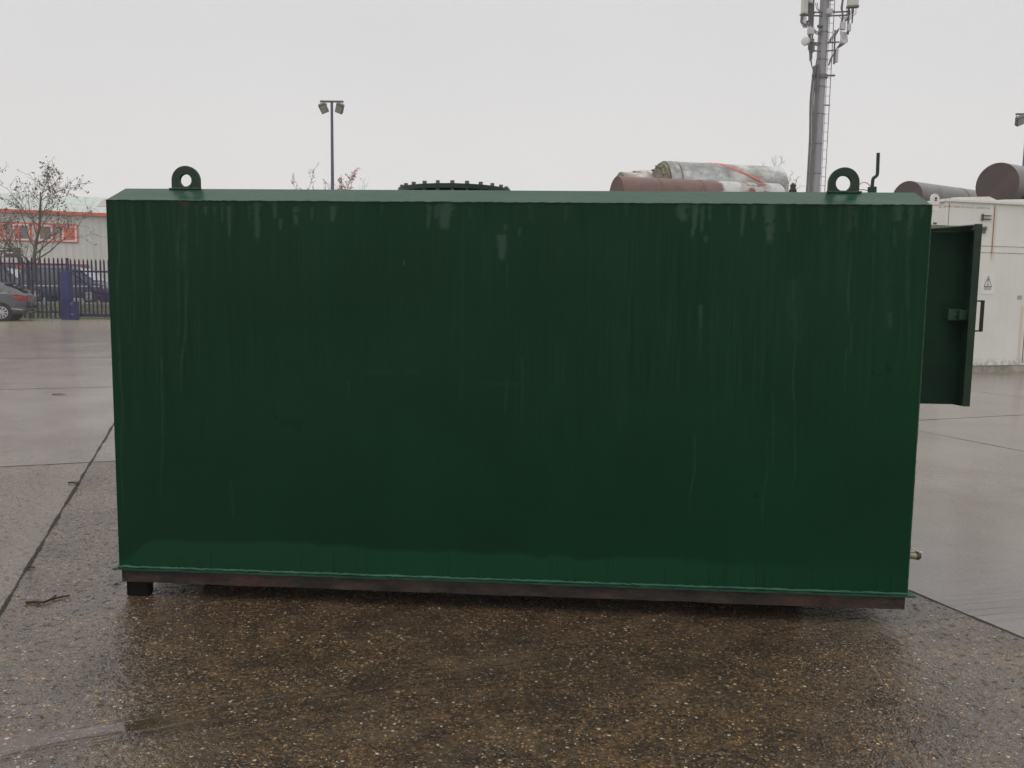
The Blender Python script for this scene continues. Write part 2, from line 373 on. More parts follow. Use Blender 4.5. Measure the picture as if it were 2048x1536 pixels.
def tank_mat():
    M = Mat('green_tank_paint'); a = M.t.nodes.new('ShaderNodeAttribute'); a.attribute_name = 'wear'
    b = M.t.nodes.new('ShaderNodeAttribute'); b.attribute_name = 'rust'
    l, d, bd = M.xyz(a.outputs['Color']); rd, td, _ = M.xyz(b.outputs['Color'])
    P = M.coord(); n = M.noise(P, 2.2, 5); nf = M.noise(P, 160, 3)
    x, y, z = M.xyz(P)
    base = M.mix(x.rng(0, TL), (.0052, .033, .0145), (.0028, .037, .0135))
    base = M.mix(n.rng(.35, .65)*.5, base, (.0022, .023, .009))
    base = M.mix(td*.5, base, (.016, .040, .024))
    base = M.mix(bd*.5, base, (.010, .060, .028))
    base = M.mix(d*.55, base, (.0015, .012, .005))
    base = M.mix(l*.48, base, (.075, .12, .095))
    base = M.mix(rd*.5, base, (.16, .03, .025))
    base = M.mix(nf.rng(.62, .72)*.12, base, (.08, .13, .1))
    M.link(base, 'Base Color')
    M.b.inputs['Specular IOR Level'].default_value = .09
    M.link(n.rng(.3, .7, .26, .4)+l*.2+bd*.12, 'Roughness')
    M.bump(M.noise(M.scaled(P, (1, 1, .25)), 90, 3)*.5+nf*.35+d*.8, .0007)
    return M.m
TM = tank_mat(); me.materials.append(TM)
RMt = Mat('wet_roof_paint'); P = RMt.coord(); rn = RMt.noise(RMt.scaled(P, (1, 4, 4)), 3, 6); rf_ = RMt.noise(P, 40, 4)
k = RMt.ramp(rn, [(.3, (.007, .044, .024)), (.55, (.010, .056, .032)), (.75, (.018, .066, .041))]); k = RMt.mix(rf_.rng(.62, .75)*.3, k, (.02, .05, .03))
xx_ = RMt.xyz(P)[0]
for lc in (.305, 2.72):
    k = RMt.mix((1-(xx_-lc+(rf_-.5)*.06).abs().rng(.04, .12))*rn.rng(.3, .5)*.6, k, (.022, .05, .032))
RMt.link(k, 'Base Color'); RMt.link(rn.rng(.3, .7, .22, .38), 'Roughness'); RMt.b.inputs['Specular IOR Level'].default_value = .13
RMt.bump(rn+rf_*.2, .0015); me.materials.append(RMt.m)
for pi in range(len(gf)+3, len(gf)+8): me.polygons[pi].material_index = 1
body = bpy.data.objects.new('body', me); scene.collection.objects.link(body); body.parent = tank

# separate plain green paint for fittings
def green(name, k=1.0, rough=.4, dirt=(.045, .05, .035), da=.5):
    return paint(name, (.012*k, .058*k, .028*k), rough, .3, 9, spec=.35, bump=.0008, dirt=dirt, dirtamt=da)
GM = green('green_fitting_paint'); GL = paint('green_weld_paint', (.022, .085, .052), .5, .25, 20, spec=.25, bump=.001)
# weld beads along the top arris and corners
def bead(p, q, r, n, jit, name, mat):
    m = MB(); p, q = Vector(p), Vector(q); pts = []; rs = []
    for i in range(n+1):
        pts.append(p+(q-p)*(i/n)+Vector((0, random.uniform(-jit, jit), random.uniform(-jit, jit)))); rs.append(r*random.uniform(.7, 1.3))
    m.tube(pts, rs, 6); return m.build(name, mat, tank, smooth=60)
bead((0, -.001, Z1), (TL, -.001, Z1), .0022, 240, .0012, 'weld_seam', GM)
bead((0, -.004, Z0+.006), (TL, -.004, Z0+.006), .0052, 260, .0016, 'weld_seam', GL)
bead((TL, 0, Z0), (TL, 0, Z1), .0022, 110, .0009, 'weld_seam', GM)
# projecting base flange
m = MB()
nseg = 60
top = []
for i in range(nseg+1):
    s = -.022+(TL+.050)*i/nseg; top.append((s, -.014+random.uniform(-.0015, .0015), Z0+.001+random.uniform(-.0012, .0012)))
vs = []
for s, yy, zz in top: vs += [(s, yy, zz), (s, TD+.02, zz), (s, TD+.02, zz-.006), (s, yy, zz-.006)]
fs = []
for i in range(nseg):
    a = i*4; b = a+4
    fs += [(a, a+1, b+1, b), (a+1, a+2, b+2, b+1), (a+2, a+3, b+3, b+2), (a+3, a, b, b+3)]
fs += [(0, 3, 2, 1), (nseg*4, nseg*4+1, nseg*4+2, nseg*4+3)]
m.add(vs, fs); m.build('base_flange', paint('green_flange_paint', (.012, .055, .034), .45, .3, 14, spec=.3, bump=.0015), tank)
# rusty base frame of channel beams
def rust_mat():
    M = Mat('rusty_channel_steel'); P = M.coord(); n = M.noise(M.scaled(P, (1, 1, 2.2)), 7, 8, .65); n2 = M.noise(P, 50, 4)
    k = M.ramp(n, [(.32, (.008, .008, .009)), (.44, (.022, .017, .014)), (.54, (.042, .029, .021)), (.64, (.06, .039, .028)), (.76, (.085, .040, .025))])
    z = M.xyz(P)[2]
    n3 = M.noise(P, 3.1, 5).rng(.52, .7)
    k = M.mix(n3*n2.rng(.4, .6)*.6, k, (.13, .04, .025))
    k = M.mix(M.noise(M.scaled(P, (1, 1, 4)), 18, 5).rng(.55, .75)*.45, k, (.10, .085, .07))
    M.link(k, 'Base Color'); M.link(n2.rng(.3, .7, .35, .75), 'Roughness'); M.b.inputs['Specular IOR Level'].default_value = .4
    M.bump(n2+n*.5, .0035); return M.m
RM = rust_mat(); BB = .064
def channel(mb, p0, p1, out):
    """C channel between p0,p1 (tank local), flanges turned away from `out`"""
    p0, p1, out = Vector(p0), Vector(p1), Vector(out); d = p1-p0; L = d.length; d.normalize(); up = Vector((0, 0, 1)); h = Z0-.0065-BB
    prof = [(0, 0), (0, h), (-.04, h), (-.04, h-.007), (-.007, h-.007), (-.007, .007), (-.04, .007), (-.04, 0)]
    n = 40; vs = []; fs = []
    for i in range(n+1):
        o = p0+d*(L*i/n); j = random.uniform(-.0012, .0012)
        for a, b in prof: vs.append(o+out*(a+j)+up*(b+(j if b > .05 else -j)))
    k = len(prof)
    for i in range(n):
        for q in range(k): fs.append((i*k+q, i*k+(q+1) % k, (i+1)*k+(q+1) % k, (i+1)*k+q))
    fs += [tuple(range(k)), tuple(n*k+q for q in range(k))]
    mb.add(vs, fs)
m = MB()
channel(m, (.008, .004, BB), (TL-.004, .004, BB), (0, -1, 0)); channel(m, (.008, TD, BB), (TL-.004, TD, BB), (0, 1, 0))
m.box((.045, TD/2, BB+.025), (.05, TD-.1, .048)); m.box((TL-.045, TD/2, BB+.025), (.05, TD-.1, .048)); m.box((TL/2, TD/2, BB+.025), (.05, TD-.1, .048))
m.build('base_frame', RM, tank)
FM = paint('dark_damp_timber', (.006, .0055, .0045), .9, .4, 12, bump=.003, spec=.1)
for px, yy, wd in [(.062, .04, .09), (TL-.42, .22, .16), (.075, TD-.12, .12), (TL-.42, TD-.15, .16)]:
    m = MB(); m.box((px, yy, BB/2+.0), (wd, .05 if yy < .1 else .13, BB-.001)); m.build('foot', FM, tank, bevel=.006)
m = MB(); m.box((1.42, .36, BB/2), (2.45, .08, BB-.003)); m.build('underside_light_block', FM, tank)  # added bar blocking light under the frame, so the ground there goes black
# lifting lugs
def lug(name, x0, x1, ytop, ybase, hx, hy, hr, dep):
    pL, pR = tank_at(x0, ybase, dep), tank_at(x1, ybase, dep); pT = tank_at((x0+x1)/2, ytop, dep); hc = tank_at(hx, hy, dep)
    cx = (pL.x+pR.x)/2; R = (pR.x-pL.x)/2; zt = pT.z; zc = zt-R; zb = ZT-.012; r = hr*(3.2+dep)/F
    n = 48; outer = []; inner = []
    for i in range(n):
        a = 2*math.pi*i/n; c, s_ = math.cos(a), math.sin(a)
        if s_ >= 0: outer.append((cx+R*c, zc+R*s_))
        else:
            t = min(R/max(abs(c), 1e-6), (zc-zb)/abs(s_)); outer.append((cx+t*c, zc+t*s_))
        inner.append((hc.x+r*c, hc.z+r*s_))
    m = MB(); th = .018; vs = []
    for yy in (dep-th/2, dep+th/2):
        vs += [(a, yy, b) for a, b in outer]+[(a, yy, b) for a, b in inner]
    fs = []
    for i in range(n):
        j = (i+1) % n
        fs += [(i, j, n+j, n+i), (2*n+i, 3*n+i, 3*n+j, 2*n+j), (i, 2*n+i, 2*n+j, j), (n+i, n+j, 3*n+j, 3*n+i)]
    m.add(vs, fs)
    o = m.build(name, GD, tank, smooth=35, bevel=.002)
    w_ = MB(); pts = [(cx-R*1.12+2.24*R*i/24, dep-th/2-.004, ZT-.001+random.uniform(-.002, .002)) for i in range(25)]
    w_.tube(pts, [.0045*random.uniform(.6, 1.4) for _ in pts], 6); w_.build('weld_bead', GD, o, smooth=60)
    return o
GD = paint('dark_green_lug_paint', (.016, .04, .024), .5, .3, 18, spec=.3, bump=.001, dirt=(.05, .04, .03), dirtamt=.5)
lug('lifting_lug', 345, 401, 332, 378, 372.5, 361, 12.2, CH+.004)
lug('lifting_lug', 1655, 1717, 335, 386, 1686, 367, 14.3, CH+.004)
# manhole
MC = tank_at(909.5, 384, .80); MC = Vector((MC.x, .80, 0)); MR = .262
PB = 1.687
m = MB(); n = 64
m.tube([(MC.x, MC.y, ZT-.01), (MC.x, MC.y, PB)], MR*.84, 48); neck = m.build('manhole_neck', GD, tank, smooth=40)
m = MB(); m.tube([(MC.x, MC.y, ZT+.012), (MC.x, MC.y, ZT+.024)], MR, n); m.build('manhole_flange', GD, neck, smooth=40)
m = MB(); m.tube([(MC.x, MC.y, PB-.002), (MC.x, MC.y, PB+.018)], [MR, MR], n)
cover = m.build('manhole_cover', GD, tank, smooth=40)
m = MB(); m.tube([(0, 0, 0), (0, 0, .013)], .0095, 6); m.tube([(0, 0, -.030), (0, 0, 0)], .005, 8); m.tube([(0, 0, -.030), (0, 0, -.020)], .009, 6)
bolt0 = None
steel = paint('grey_bolt_steel', (.12, .12, .12), .4, .3, 60, metal=.5)
for i in range(24):
    a = 2*math.pi*(i+.35)/24; p = (MC.x+MR*.94*math.cos(a), MC.y+MR*.94*math.sin(a), PB+.0182)
    if bolt0 is None: bolt0 = m.build('bolt', steel, cover, smooth=40, loc=p)
    else: child_copy(bolt0, cover, p, (0, 0, random.random()))
# filler stub
p = tank_at(1585.5, 384, .42); m = MB()
m.tube([(p.x, .42, ZT-.003), (p.x, .42, p.z+.008)], .0155, 16); fb = m.build('filler_stub', GD, tank, smooth=40)
m = MB(); brown = paint('rusty_brass', (.07, .045, .022), .5, .4, 40, bump=.001)
z = p.z+.0082
for r, h in ((.0125, .008), (.0105, .006), (.0125, .007), (.0065, .006)): m.tube([(p.x, .42, z), (p.x, .42, z+h)], r, 6); z += h
m.build('filler_plug', brown, fb)
# bent vent pipe with its socket and wires
p = tank_at(1744.5, 384, .45); q = lambda a, b: tuple(tank_at(a, b, .45))
m = MB(); m.tube([(p.x, .45, ZT-.002), q(1744.5, 374)], .0175, 10); vb = m.build('vent_socket', GD, tank, smooth=40)
m = MB(); m.tube([q(1744.5, 374), q(1745.5, 360), q(1747, 356), q(1751, 353.5), q(1754, 350.5), q(1755, 346), q(1756.5, 306)], [.0068]*6+[.0068], 10); m.build('vent_pipe', GD, vb, smooth=50)
m = MB(); m.tube([q(1717, 371), q(1722, 366.5), q(1728, 364.5), q(1734, 366), q(1741, 372)], .0016, 6); m.build('red_wire', paint('red_plastic', (.5, .03, .04), .4, .1), vb)
m = MB(); m.tube([q(1714, 380), q(1724, 379), q(1737, 381)], .0016, 6); m.build('dark_wire', GD, vb)
# drain valve low on the right end wall
dv = .09; q = lambda a, b, d=dv: tuple(tank_at(a, b, d))
vz = tank_at(1824, 1111, dv).z; x0 = TL-.002; m = MB(); xe = tank_at(1832, 1111, dv).x-x0
m.tube([(x0, dv, vz), (x0+xe, dv, vz)], .0135, 14); m.tube([(x0, dv, vz), (x0+.012, dv, vz)], .021, 14)
va = m.build('drain_valve', paint('weathered_brass', (.33, .29, .17), .35, .25, 50, metal=.3), tank, smooth=40)
m = MB(); m.tube([(x0+xe, dv, vz), (x0+xe+.009, dv, vz)], .017, 8); m.tube([(x0+xe+.009, dv, vz), (x0+xe+.016, dv, vz)], .012, 8); m.build('valve_cap', brown, va)
m = MB(); m.tube([(x0+.02, dv, vz+.013), (x0+.02, dv, vz+.035)], .005, 8)
m.prism([(-.004, .034), (.01, .034), (.058, .012), (.07, .010), (.07, .014), (.058, .017), (.012, .039), (-.004, .039)], (x0+.018, dv, vz), (1, 0, 0), (0, 0, 1), (0, 1, 0), .014)
m.build('valve_lever', paint('pale_lever', (.5, .48, .44), .4, .15), va)
# open cabinet door on the right end wall
DP, DN = .86, .77
tl = tank_at(1963, 448, DN); br = tank_at(1940, 813, DN); xr = (tl.x+br.x)/2
zt, zb = tl.z, br.z
pt = tank_at(1900, 463, DP).z; pb = tank_at(1880, 808, DP).z
door = MB(); th = .006
hx_ = TL+.012; tipx = xr-.012
dmat = paint('dark_green_door_paint', (.0045, .028, .0135), .5, .25, 7, spec=.12, bump=.0012)
door.box(((hx_+tipx)/2, DP+th/2, (pt+pb)/2), (tipx-hx_, th, pt-pb))
do = door.build('cabinet_door', dmat, tank)
tag(do, 'open green cabinet door with folded edge on the right end of the tank')
m = MB()
# folded free edge
m.add([(xr, DN, zb), (xr, DN, zt), (tipx+.004, DP+.006, zt-.0), (tipx+.004, DP+.006, zb+.0), (xr-.006, DN, zb), (xr-.006, DN, zt), (tipx-.002, DP, zt), (tipx-.002, DP, zb)],
      [(0, 1, 2, 3), (4, 7, 6, 5), (0, 4, 5, 1), (1, 5, 6, 2), (2, 6, 7, 3), (3, 7, 4, 0)])
m.box((xr-.016, DN-.002, (zt+zb)/2), (.032, .004, zt-zb))
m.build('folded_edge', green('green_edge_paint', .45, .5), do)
def tri_plate(p, q, r_, name, mat):
    m = MB(); up = Vector((0, 0, .004)); P3 = [Vector(p), Vector(q), Vector(r_)]
    m.add(P3+[v+up for v in P3], [(0, 2, 1), (3, 4, 5), (0, 1, 4, 3), (1, 2, 5, 4), (2, 0, 3, 5)]); return m.build(name, mat, do)
hl = tank_at(1862, 461.5, DP)
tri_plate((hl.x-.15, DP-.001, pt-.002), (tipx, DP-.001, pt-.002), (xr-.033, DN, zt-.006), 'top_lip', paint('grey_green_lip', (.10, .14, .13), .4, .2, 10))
bl_ = tank_at(1905, 808, DP)
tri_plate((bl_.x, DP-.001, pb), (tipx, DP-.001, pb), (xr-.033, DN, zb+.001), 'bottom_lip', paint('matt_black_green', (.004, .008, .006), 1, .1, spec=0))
m = MB(); a = tank_at(1908, 463.3, DP-.004); m.box(((hx_+tipx)/2-.02, DP-.004, pt-.001), (tipx-hx_-.06, .006, .004)); m.build('arris_highlight', green('green_arris_highlight', 2.2, .3), do)  # lighter green strip, painted highlight along the door's top edge
# lock box on the inner face
a, b = tank_at(1897, 618, DP-.03), tank_at(1921, 641, DP-.03)
m = MB(); m.box(((a.x+b.x)/2, DP-.0175, (a.z+b.z)/2), (b.x-a.x, .033, a.z-b.z)); lk = m.build('lock_box', green('lock_green', 1.1, .45), do, bevel=.002)
a2, b2 = tank_at(1920, 620, DN+.03), tank_at(1944, 640, DN+.03)
m = MB(); m.box(((a2.x+b2.x)/2, (DN+.03+DP-.036)/2, (a2.z+b2.z)/2), (b2.x-a2.x, DP-.036-DN-.03, a2.z-b2.z)); m.build('latch_bolt', GM, lk, bevel=.002)
c = tank_at(1911, 629, DP-.036)
m = MB(); m.tube([(c.x-.011, DP-.037, c.z), (c.x+.011, DP-.037, c.z+.001)], .0022, 8); m.build('keyhole_cover', steel, lk)
# handle on the outer face, standing proud to the right
a, b = tank_at(1965, 602, DN+.03), tank_at(1962, 662, DN+.03)
m = MB(); hxp = (a.x+b.x)/2; m.box((hxp, DN+.03, (a.z+b.z)/2), (.009, .022, a.z-b.z+.006)); m.tube([(xr-.002, DN+.03, a.z), (hxp, DN+.03, a.z)], .0038, 8); m.tube([(xr-.002, DN+.03, b.z), (hxp, DN+.03, b.z)], .0038, 8)
m.build('handle', paint('black_handle', (.012, .011, .009), .4, .2), do, bevel=.001)
# cabinet opening behind the door
m = MB(); m.box((TL+.004, DP+.36, (pt+pb)/2), (.006, .56, pt-pb+.04)); m.build('cabinet_opening', dmat, tank)
for zz in (pt-.1, pb+.1): m = MB(); m.tube([(TL+.012, DP+.004, zz-.04), (TL+.012, DP+.004, zz+.04)], .009, 10); m.build('hinge', GD, do)

# ================================================================== TWIGS on the concrete
tw = paint('wet_bark', (.025, .02, .016), .6, .3, 40, bump=.001)
def twig(pxs, r, label, side=()):
    pts = [gnd(*p) for p in pxs]; o = pts[0].copy(); m = MB()
    P = [(p-o)+Vector((0, 0, r+random.uniform(0, r*.6))) for p in pts]; m.tube(P, [r*(1-.5*i/len(P)) for i in range(len(P))], 6)
    for a in side:
        S = [gnd(*p)-o+Vector((0, 0, r*1.2)) for p in a]; m.tube(S, r*.55, 5)
    ob = m.build('twig', tw, None, smooth=60, loc=o); tag(ob, label, 'twig'); return ob
twig([(52, 1208), (72, 1207), (88, 1208), (105, 1201), (122, 1197), (140, 1194)], .006, 'long forked wet twig lying left of the tank foot', [[(98, 1204), (112, 1194)], [(84, 1208), (74, 1211)]])
twig([(136, 968), (146, 967), (158, 970)], .006, 'short dark twig lying across the diagonal joint', [[(146, 967), (156, 966)]])
twig([(56, 1137), (64, 1136), (70, 1137)], .004, 'tiny twig lying on the joint above the long forked twig')
twig([(104, 790), (118, 789.3), (130, 790)], .006, 'scrap of dark twig on the far smooth slabs at left')
lf = MB(); o = gnd(226, 1172)
lf.add([(0, 0, .002), (.012, .004, .008), (.02, .016, .004), (.006, .018, .009), (-.006, .010, .003), (-.010, .002, .006)], [(0, 1, 2, 3), (0, 3, 4, 5)])
tag(lf.build('fallen_leaf', tw, None, loc=o), 'small dark curled leaf beside the tank foot', 'leaf')

# ================================================================== WHITE ENCLOSURE (right)
ca_, sa_ = math.cos(R_(15.5)), math.sin(R_(15.5)); CA = Vector((ca_, sa_, 0)); CB = Vector((-sa_, ca_, 0))
p = gnd(1950, 745); O = p-CA*((1950-1856)/1700*14.6)      # front left corner
O.z = 0
CHh = 2.86; CL = 12.0; CDp = 5.2
enc = empty('plant_enclosure', O, R_(15.5))
tag(enc, 'tall off-white steel plant enclosure with rust runs behind the open green door', 'container')
EO = Vector((0, 0, EYE))
def enc_at(px, py, dep=0):
    d = ray(px, py); t = (O+CB*dep-EO).dot(CB)/d.dot(CB); P = EO+d*t; return Vector(((P-O).dot(CA), dep, P.z))
xj = enc_at(1988, 440).x
def enc_mat():
    M = Mat('white_enclosure_paint'); P = M.coord(); x, y, z = M.xyz(P)
    n = M.noise(P, 1.2, 5); n2 = M.noise(M.scaled(P, (9, 9, .5)), 1.5, 5); n3 = M.noise(P, 12, 6)
    k = M.ramp(n, [(.3, (.66, .66, .60)), (.7, (.74, .74, .69))])
    k = M.mix(n2.rng(.5, .75)*.12, k, (.5, .46, .36))
    wob = (n3-.5)*.03
    def vs(px, w, z0, z1, amt, k, col=(.45, .2, .06)):
        m_ = (1-((x+wob-px).abs()).rng(w*.3, w))*z.rng(z0-.12, z0)*z.rng(z1+.05, z1)*amt
        return M.mix(m_, k, col)
    z505 = enc_at(1985, 510).z
    k = vs(xj-.005, .025, z505, CHh-.05, .55, k); k = vs(xj+.02, .06, z505-.05, CHh-.1, .3, k, (.5, .3, .12))
    xr_ = enc_at(2044, 650).x
    k = vs(xr_-.02, .05, enc_at(2044, 715).z, enc_at(2044, 615).z, .4, k, (.48, .34, .12))
    k = vs(xr_+1.9, .05, .4, CHh-.1, .6, k); k = vs(enc_at(1878, 470).x, .03, 2.0, CHh-.1, .4, k)
    zz = enc_at(1900, 413).z
    hl = (1-(z+(n3-.5)*.012-zz).abs().rng(.004, .02))*n3.rng(.4, .55)*x.lt(xj-.1)*.7
    k = M.mix(hl, k, (.3, .18, .09))
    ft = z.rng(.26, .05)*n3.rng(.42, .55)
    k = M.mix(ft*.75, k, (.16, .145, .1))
    k = M.mix(M.noise(P, 3, 6, .7).rng(.6, .72)*.2, k, (.38, .34, .24))
    M.link(k, 'Base Color'); M.set(Roughness=.45); M.b.inputs['Specular IOR Level'].default_value = .35
    M.bump(n3*.4+n, .002); return M.m
EM = enc_mat()
dk = paint('dark_seam', (.06, .05, .04), .7, .3, 20); mossy = paint('mossy_roof', (.17, .16, .11), .8, .4, 5, bump=.005, dirt=(.06, .055, .035), dirtamt=.6)
m = MB(); m.box((CL/2, CDp/2, CHh/2+.06), (CL, CDp, CHh-.12)); m.build('wall', EM, enc)
m = MB(); m.box((CL/2, CDp/2+.004, CHh+.006), (CL-.06, CDp-.06, .012)); m.build('roof', mossy, enc)
m = MB(); m.box((CL/2, -.012, CHh+.003), (CL+.03, .05, .045)); m.box((-.012, CDp/2, CHh+.003), (.05, CDp-.05, .045)); m.build('roof_rail', EM, enc, bevel=.004)
m = MB(); m.box((CL/2, CDp/2-.0, .06), (CL-.02, CDp-.02, .12))
m.build('base_skid', paint('weathered_plinth', (.33, .31, .25), .8, .35, 5, bump=.006, dirt=(.1, .09, .06), dirtamt=.8), enc)
m = MB()
x_ = 0
def seam(px0, py0, px1, py1, w=.008):
    a, b = enc_at(px0, py0), enc_at(px1, py1); return (a, b)
SEAMS = []
zs_ = enc_at(1985, 506).z
SEAMS.append(((xj, -.0015, (zs_+CHh-.05)/2), (.006, .006, CHh-.05-zs_)))
for yy in (492, 505):
    a = enc_at(1970, yy); SEAMS.append(((a.x+2.5, -.0015, a.z), (5.2, .006, .005)))
SEAMS.append(((enc_at(2046, 700).x, -.0015, enc_at(2046, 690).z), (.012, .006, .62)))
for k in range(1, 5): SEAMS.append(((xj+1.95*k, -.003, CHh/2+.1), (.006, .006, CHh-.3)))
SEAMS.append(((.05, -.0015, CHh/2+.1), (.006, .006, CHh-.3)))
for c_, d_ in SEAMS: m = MB(); m.box(c_, d_); m.build('panel_seam', dk, enc)
# wavy flashing lifted above the rail
m = MB(); pts = []
for i in range(26):
    xx = .1+i*.155; pts.append((xx, .03, CHh+.02+(.035+.045*((i % 6)/5.0) if i % 6 else .03)))
for i in range(25):
    a, b = pts[i], pts[i+1]
    m.add([(a[0], .03, CHh+.0255), (b[0], .03, CHh+.0255), b, a, (a[0], .036, CHh+.0255), (b[0], .036, CHh+.0255), (b[0], .036, b[2]), (a[0], .036, a[2])],
          [(0, 1, 2, 3), (4, 7, 6, 5), (3, 2, 6, 7), (0, 4, 5, 1)])
m.build('roof_flashing', EM, enc)
def hinge(px, py, sc=1):
    a = enc_at(px, py); m = MB()
    for dz in (.035, -.035):
        m.prism([(-.13, -.006), (-.02, -.012), (.09, -.012), (.16, 0), (.09, .012), (-.02, .012), (-.13, .006)], (a.x*1+.0, -.018, a.z+dz*sc), (sc, 0, 0), (0, 0, sc), (0, 1, 0), .014)
    m.tube([(a.x-.09*sc, -.02, a.z-.07*sc), (a.x-.09*sc, -.02, a.z+.07*sc)], .014, 8)
    return m.build('hinge', dk, enc)
hinge(1971, 435, .8); hinge(1966, 456.5, .55); 
# ledge of the louvre opening left
a = enc_at(1868, 452); b = enc_at(1955, 458)
m = MB(); m.box(((a.x+b.x)/2, -.02, a.z), (b.x-a.x+.3, .04, .03)); m.box(((a.x+b.x)/2, -.012, a.z-.055), (b.x-a.x+.3, .024, .07)); m.build('louvre_rail', mossy, enc)
a = enc_at(1868, 447); m = MB(); m.box((a.x, -.02, a.z), (.05, .03, .03)); m.build('bracket', dk, enc)
# lifting lug at the corner of the roof
a = enc_at(1864, 411, .0); zt_ = enc_at(1864, 388).z; m = MB(); rr = .085; cx = enc_at(1865, 400).x
poly = [(cx-rr, CHh-.2), (cx+rr, CHh-.2)]+[(cx+rr*math.cos(t), zt_-rr+rr*math.sin(t)) for t in [math.pi*i/14 for i in range(15)]]
m.prism(poly, (0, -.05, 0), (1, 0, 0), (0, 0, 1), (0, 1, 0), .02); lg = m.build('lifting_lug', EM, enc)
m = MB(); m.tube([(cx+.012, -.0635, zt_-.075), (cx+.012, -.060, zt_-.075)], .022, 14); m.box((cx+.01, -.062, zt_-.108), (.05, .004, .012)); m.build('lug_hole', paint('rust_hole', (.10, .035, .02), .8, .3), lg)
# warning notice
a, b = enc_at(1963.5, 548), enc_at(1987, 588); cx, cz = (a.x+b.x)/2, (a.z+b.z)/2; sw_, sh = b.x-a.x, a.z-b.z
m = MB(); m.box((cx, -.003, cz), (sw_, .004, sh)); sg = m.build('warning_notice', paint('white_notice', (.72, .72, .68), .4, .04), enc)
tag(sg, 'white warning notice with black triangle and exclamation mark')
tcx = cx; tz = cz+sh*.14; hh = sh*.30
m = MB(); ink = paint('black_ink', (.03, .03, .028), .5, .1)
T = [Vector((tcx, 0, tz+hh)), Vector((tcx+hh*.86, 0, tz-hh*.95)), Vector((tcx-hh*.86, 0, tz-hh*.95))]; cc = (T[0]+T[1]+T[2])/3
Ti = [cc+(t-cc)*.80 for t in T]
vs = [Vector((t.x, -.006, t.z)) for t in T+Ti]; m.add(vs, [(0, 1, 4, 3), (1, 2, 5, 4), (2, 0, 3, 5)])
m.add([(tcx-.013, -.0062, tz+hh*.42), (tcx+.013, -.0062, tz+hh*.42), (tcx+.005, -.0062, tz-hh*.25), (tcx-.005, -.0062, tz-hh*.25)], [(0, 1, 2, 3)])
m.add([(tcx+.015*math.cos(t), -.0062, tz-hh*.55+.015*math.sin(t)) for t in [2*math.pi*i/12 for i in range(12)]], [tuple(range(12))])
m.build('warning_symbol', ink, sg)
m = MB()
for i, (dz, w_, h_) in enumerate([(.34, .55, .02), (.395, .62, .008), (.43, .4, .007), (.46, .55, .007)]):
    zz = cz+sh*.5-sh*(.34+dz); m.add([(cx-sw_*w_/2, -.006, zz), (cx+sw_*w_/2, -.006, zz), (cx+sw_*w_/2, -.006, zz+h_), (cx-sw_*w_/2, -.006, zz+h_)], [(0, 1, 2, 3)])
m.build('small_print', paint('grey_ink', (.22, .22, .2), .6, .1), sg)
a = enc_at(2039, 595); m = MB()
m.box((a.x, -.002, a.z), (.1, .003, .07)); sg2 = m.build('faded_notice', paint('faded_red', (.46, .38, .30), .6, .15, 30), enc)
m = MB(); m.box((a.x, -.0045, a.z+.012), (.05, .002, .008)); m.box((a.x, -.0045, a.z-.012), (.06, .002, .006)); m.build('notice_marks', paint('faded_ink', (.33, .22, .17), .6, .1), sg2)
# ---- brown silencers lying on the enclosure roof
def silencer(name, c, dr, r, L, mats, label, group=None, cat='silencer', rings=(), capin=0, ringmat=None, n=48, endpipe=True, segs=1):
    """horizontal cylinder, c = centre of the near end, dr = unit axis"""
    root = empty(name, c); tag(root, label, cat, group); dr = Vector(dr).normalized(); m = MB()
    pts = [dr*.0, dr*L]; m.tube([dr*(L*i/24) for i in range(25)], r, n, cap=False)
    m.build('drum', mats[0], root, smooth=40)
    for e0 in (.004, L-.012): m = MB(); m.tube([dr*e0, dr*(e0+.008)], r*.995, n); m.build('end_plate', mats[1], root, smooth=40)
    for t in rings:
        m = MB(); m.tube([dr*(t-.012), dr*(t+.012)], r*1.012, n); m.build('weld_ring', ringmat or mats[1], root, smooth=40)
    if endpipe:
        m = MB(); m.tube([dr*(L-.01), dr*(L+.12)], r*.35, 20); m.build('outlet', mats[1], root, smooth=40)
    return root
brownA = paint('brown_primer', (.082, .058, .056), .55, .18, 3, dirt=(.12, .10, .095), dirtamt=.4, bump=.002, spec=.3)
greyA = paint('grey_brown_drum', (.155, .145, .145), .4, .2, 4, dirt=(.09, .065, .06), dirtamt=.5, spec=.6)
az57 = Vector((math.sin(R_(57)), math.cos(R_(57)), 0))
D1 = 15.5; r1 = .385
c = at(1993, 383, D1); c.z = CHh+.012+r1+.03
sA_ = silencer('exhaust_silencer', c, az57, r1, 2.9, (greyA, brownA), 'big brown drum silencer with flat end on the white enclosure roof', 'brown drums on the white enclosure', rings=(1.45,))
for t in (.45, 2.3): m = MB(); m.box(tuple(az57*t+Vector((0, 0, -r1+.02))), (.12, r1*1.3, .09), R_(33)); m.build('saddle', brownA, sA_)
m = MB(); pp = Vector((math.cos(R_(57)), -math.sin(R_(57)), 0)); q_ = az57*(-.0)+pp*.20+Vector((0, 0, -.16))
m.box(tuple(az57*.5+pp*(r1*.82)+Vector((0, 0, -.17))), (.42, .05, .30), R_(33)); fx = m.build('side_bracket', paint('dark_bracket', (.035, .03, .03), .5, .2), sA_)
m = MB(); m.box(tuple(az57*.25+pp*(r1*.95+.02)+Vector((0, 0, -.03))), (.07, .02, .045), R_(33)); m.build('label_plate', paint('white_plate', (.6, .6, .58), .5, .05), sA_)
r2 = .33; c = at(1814, 400, 17.2); c.z = CHh+.012+r2+.03
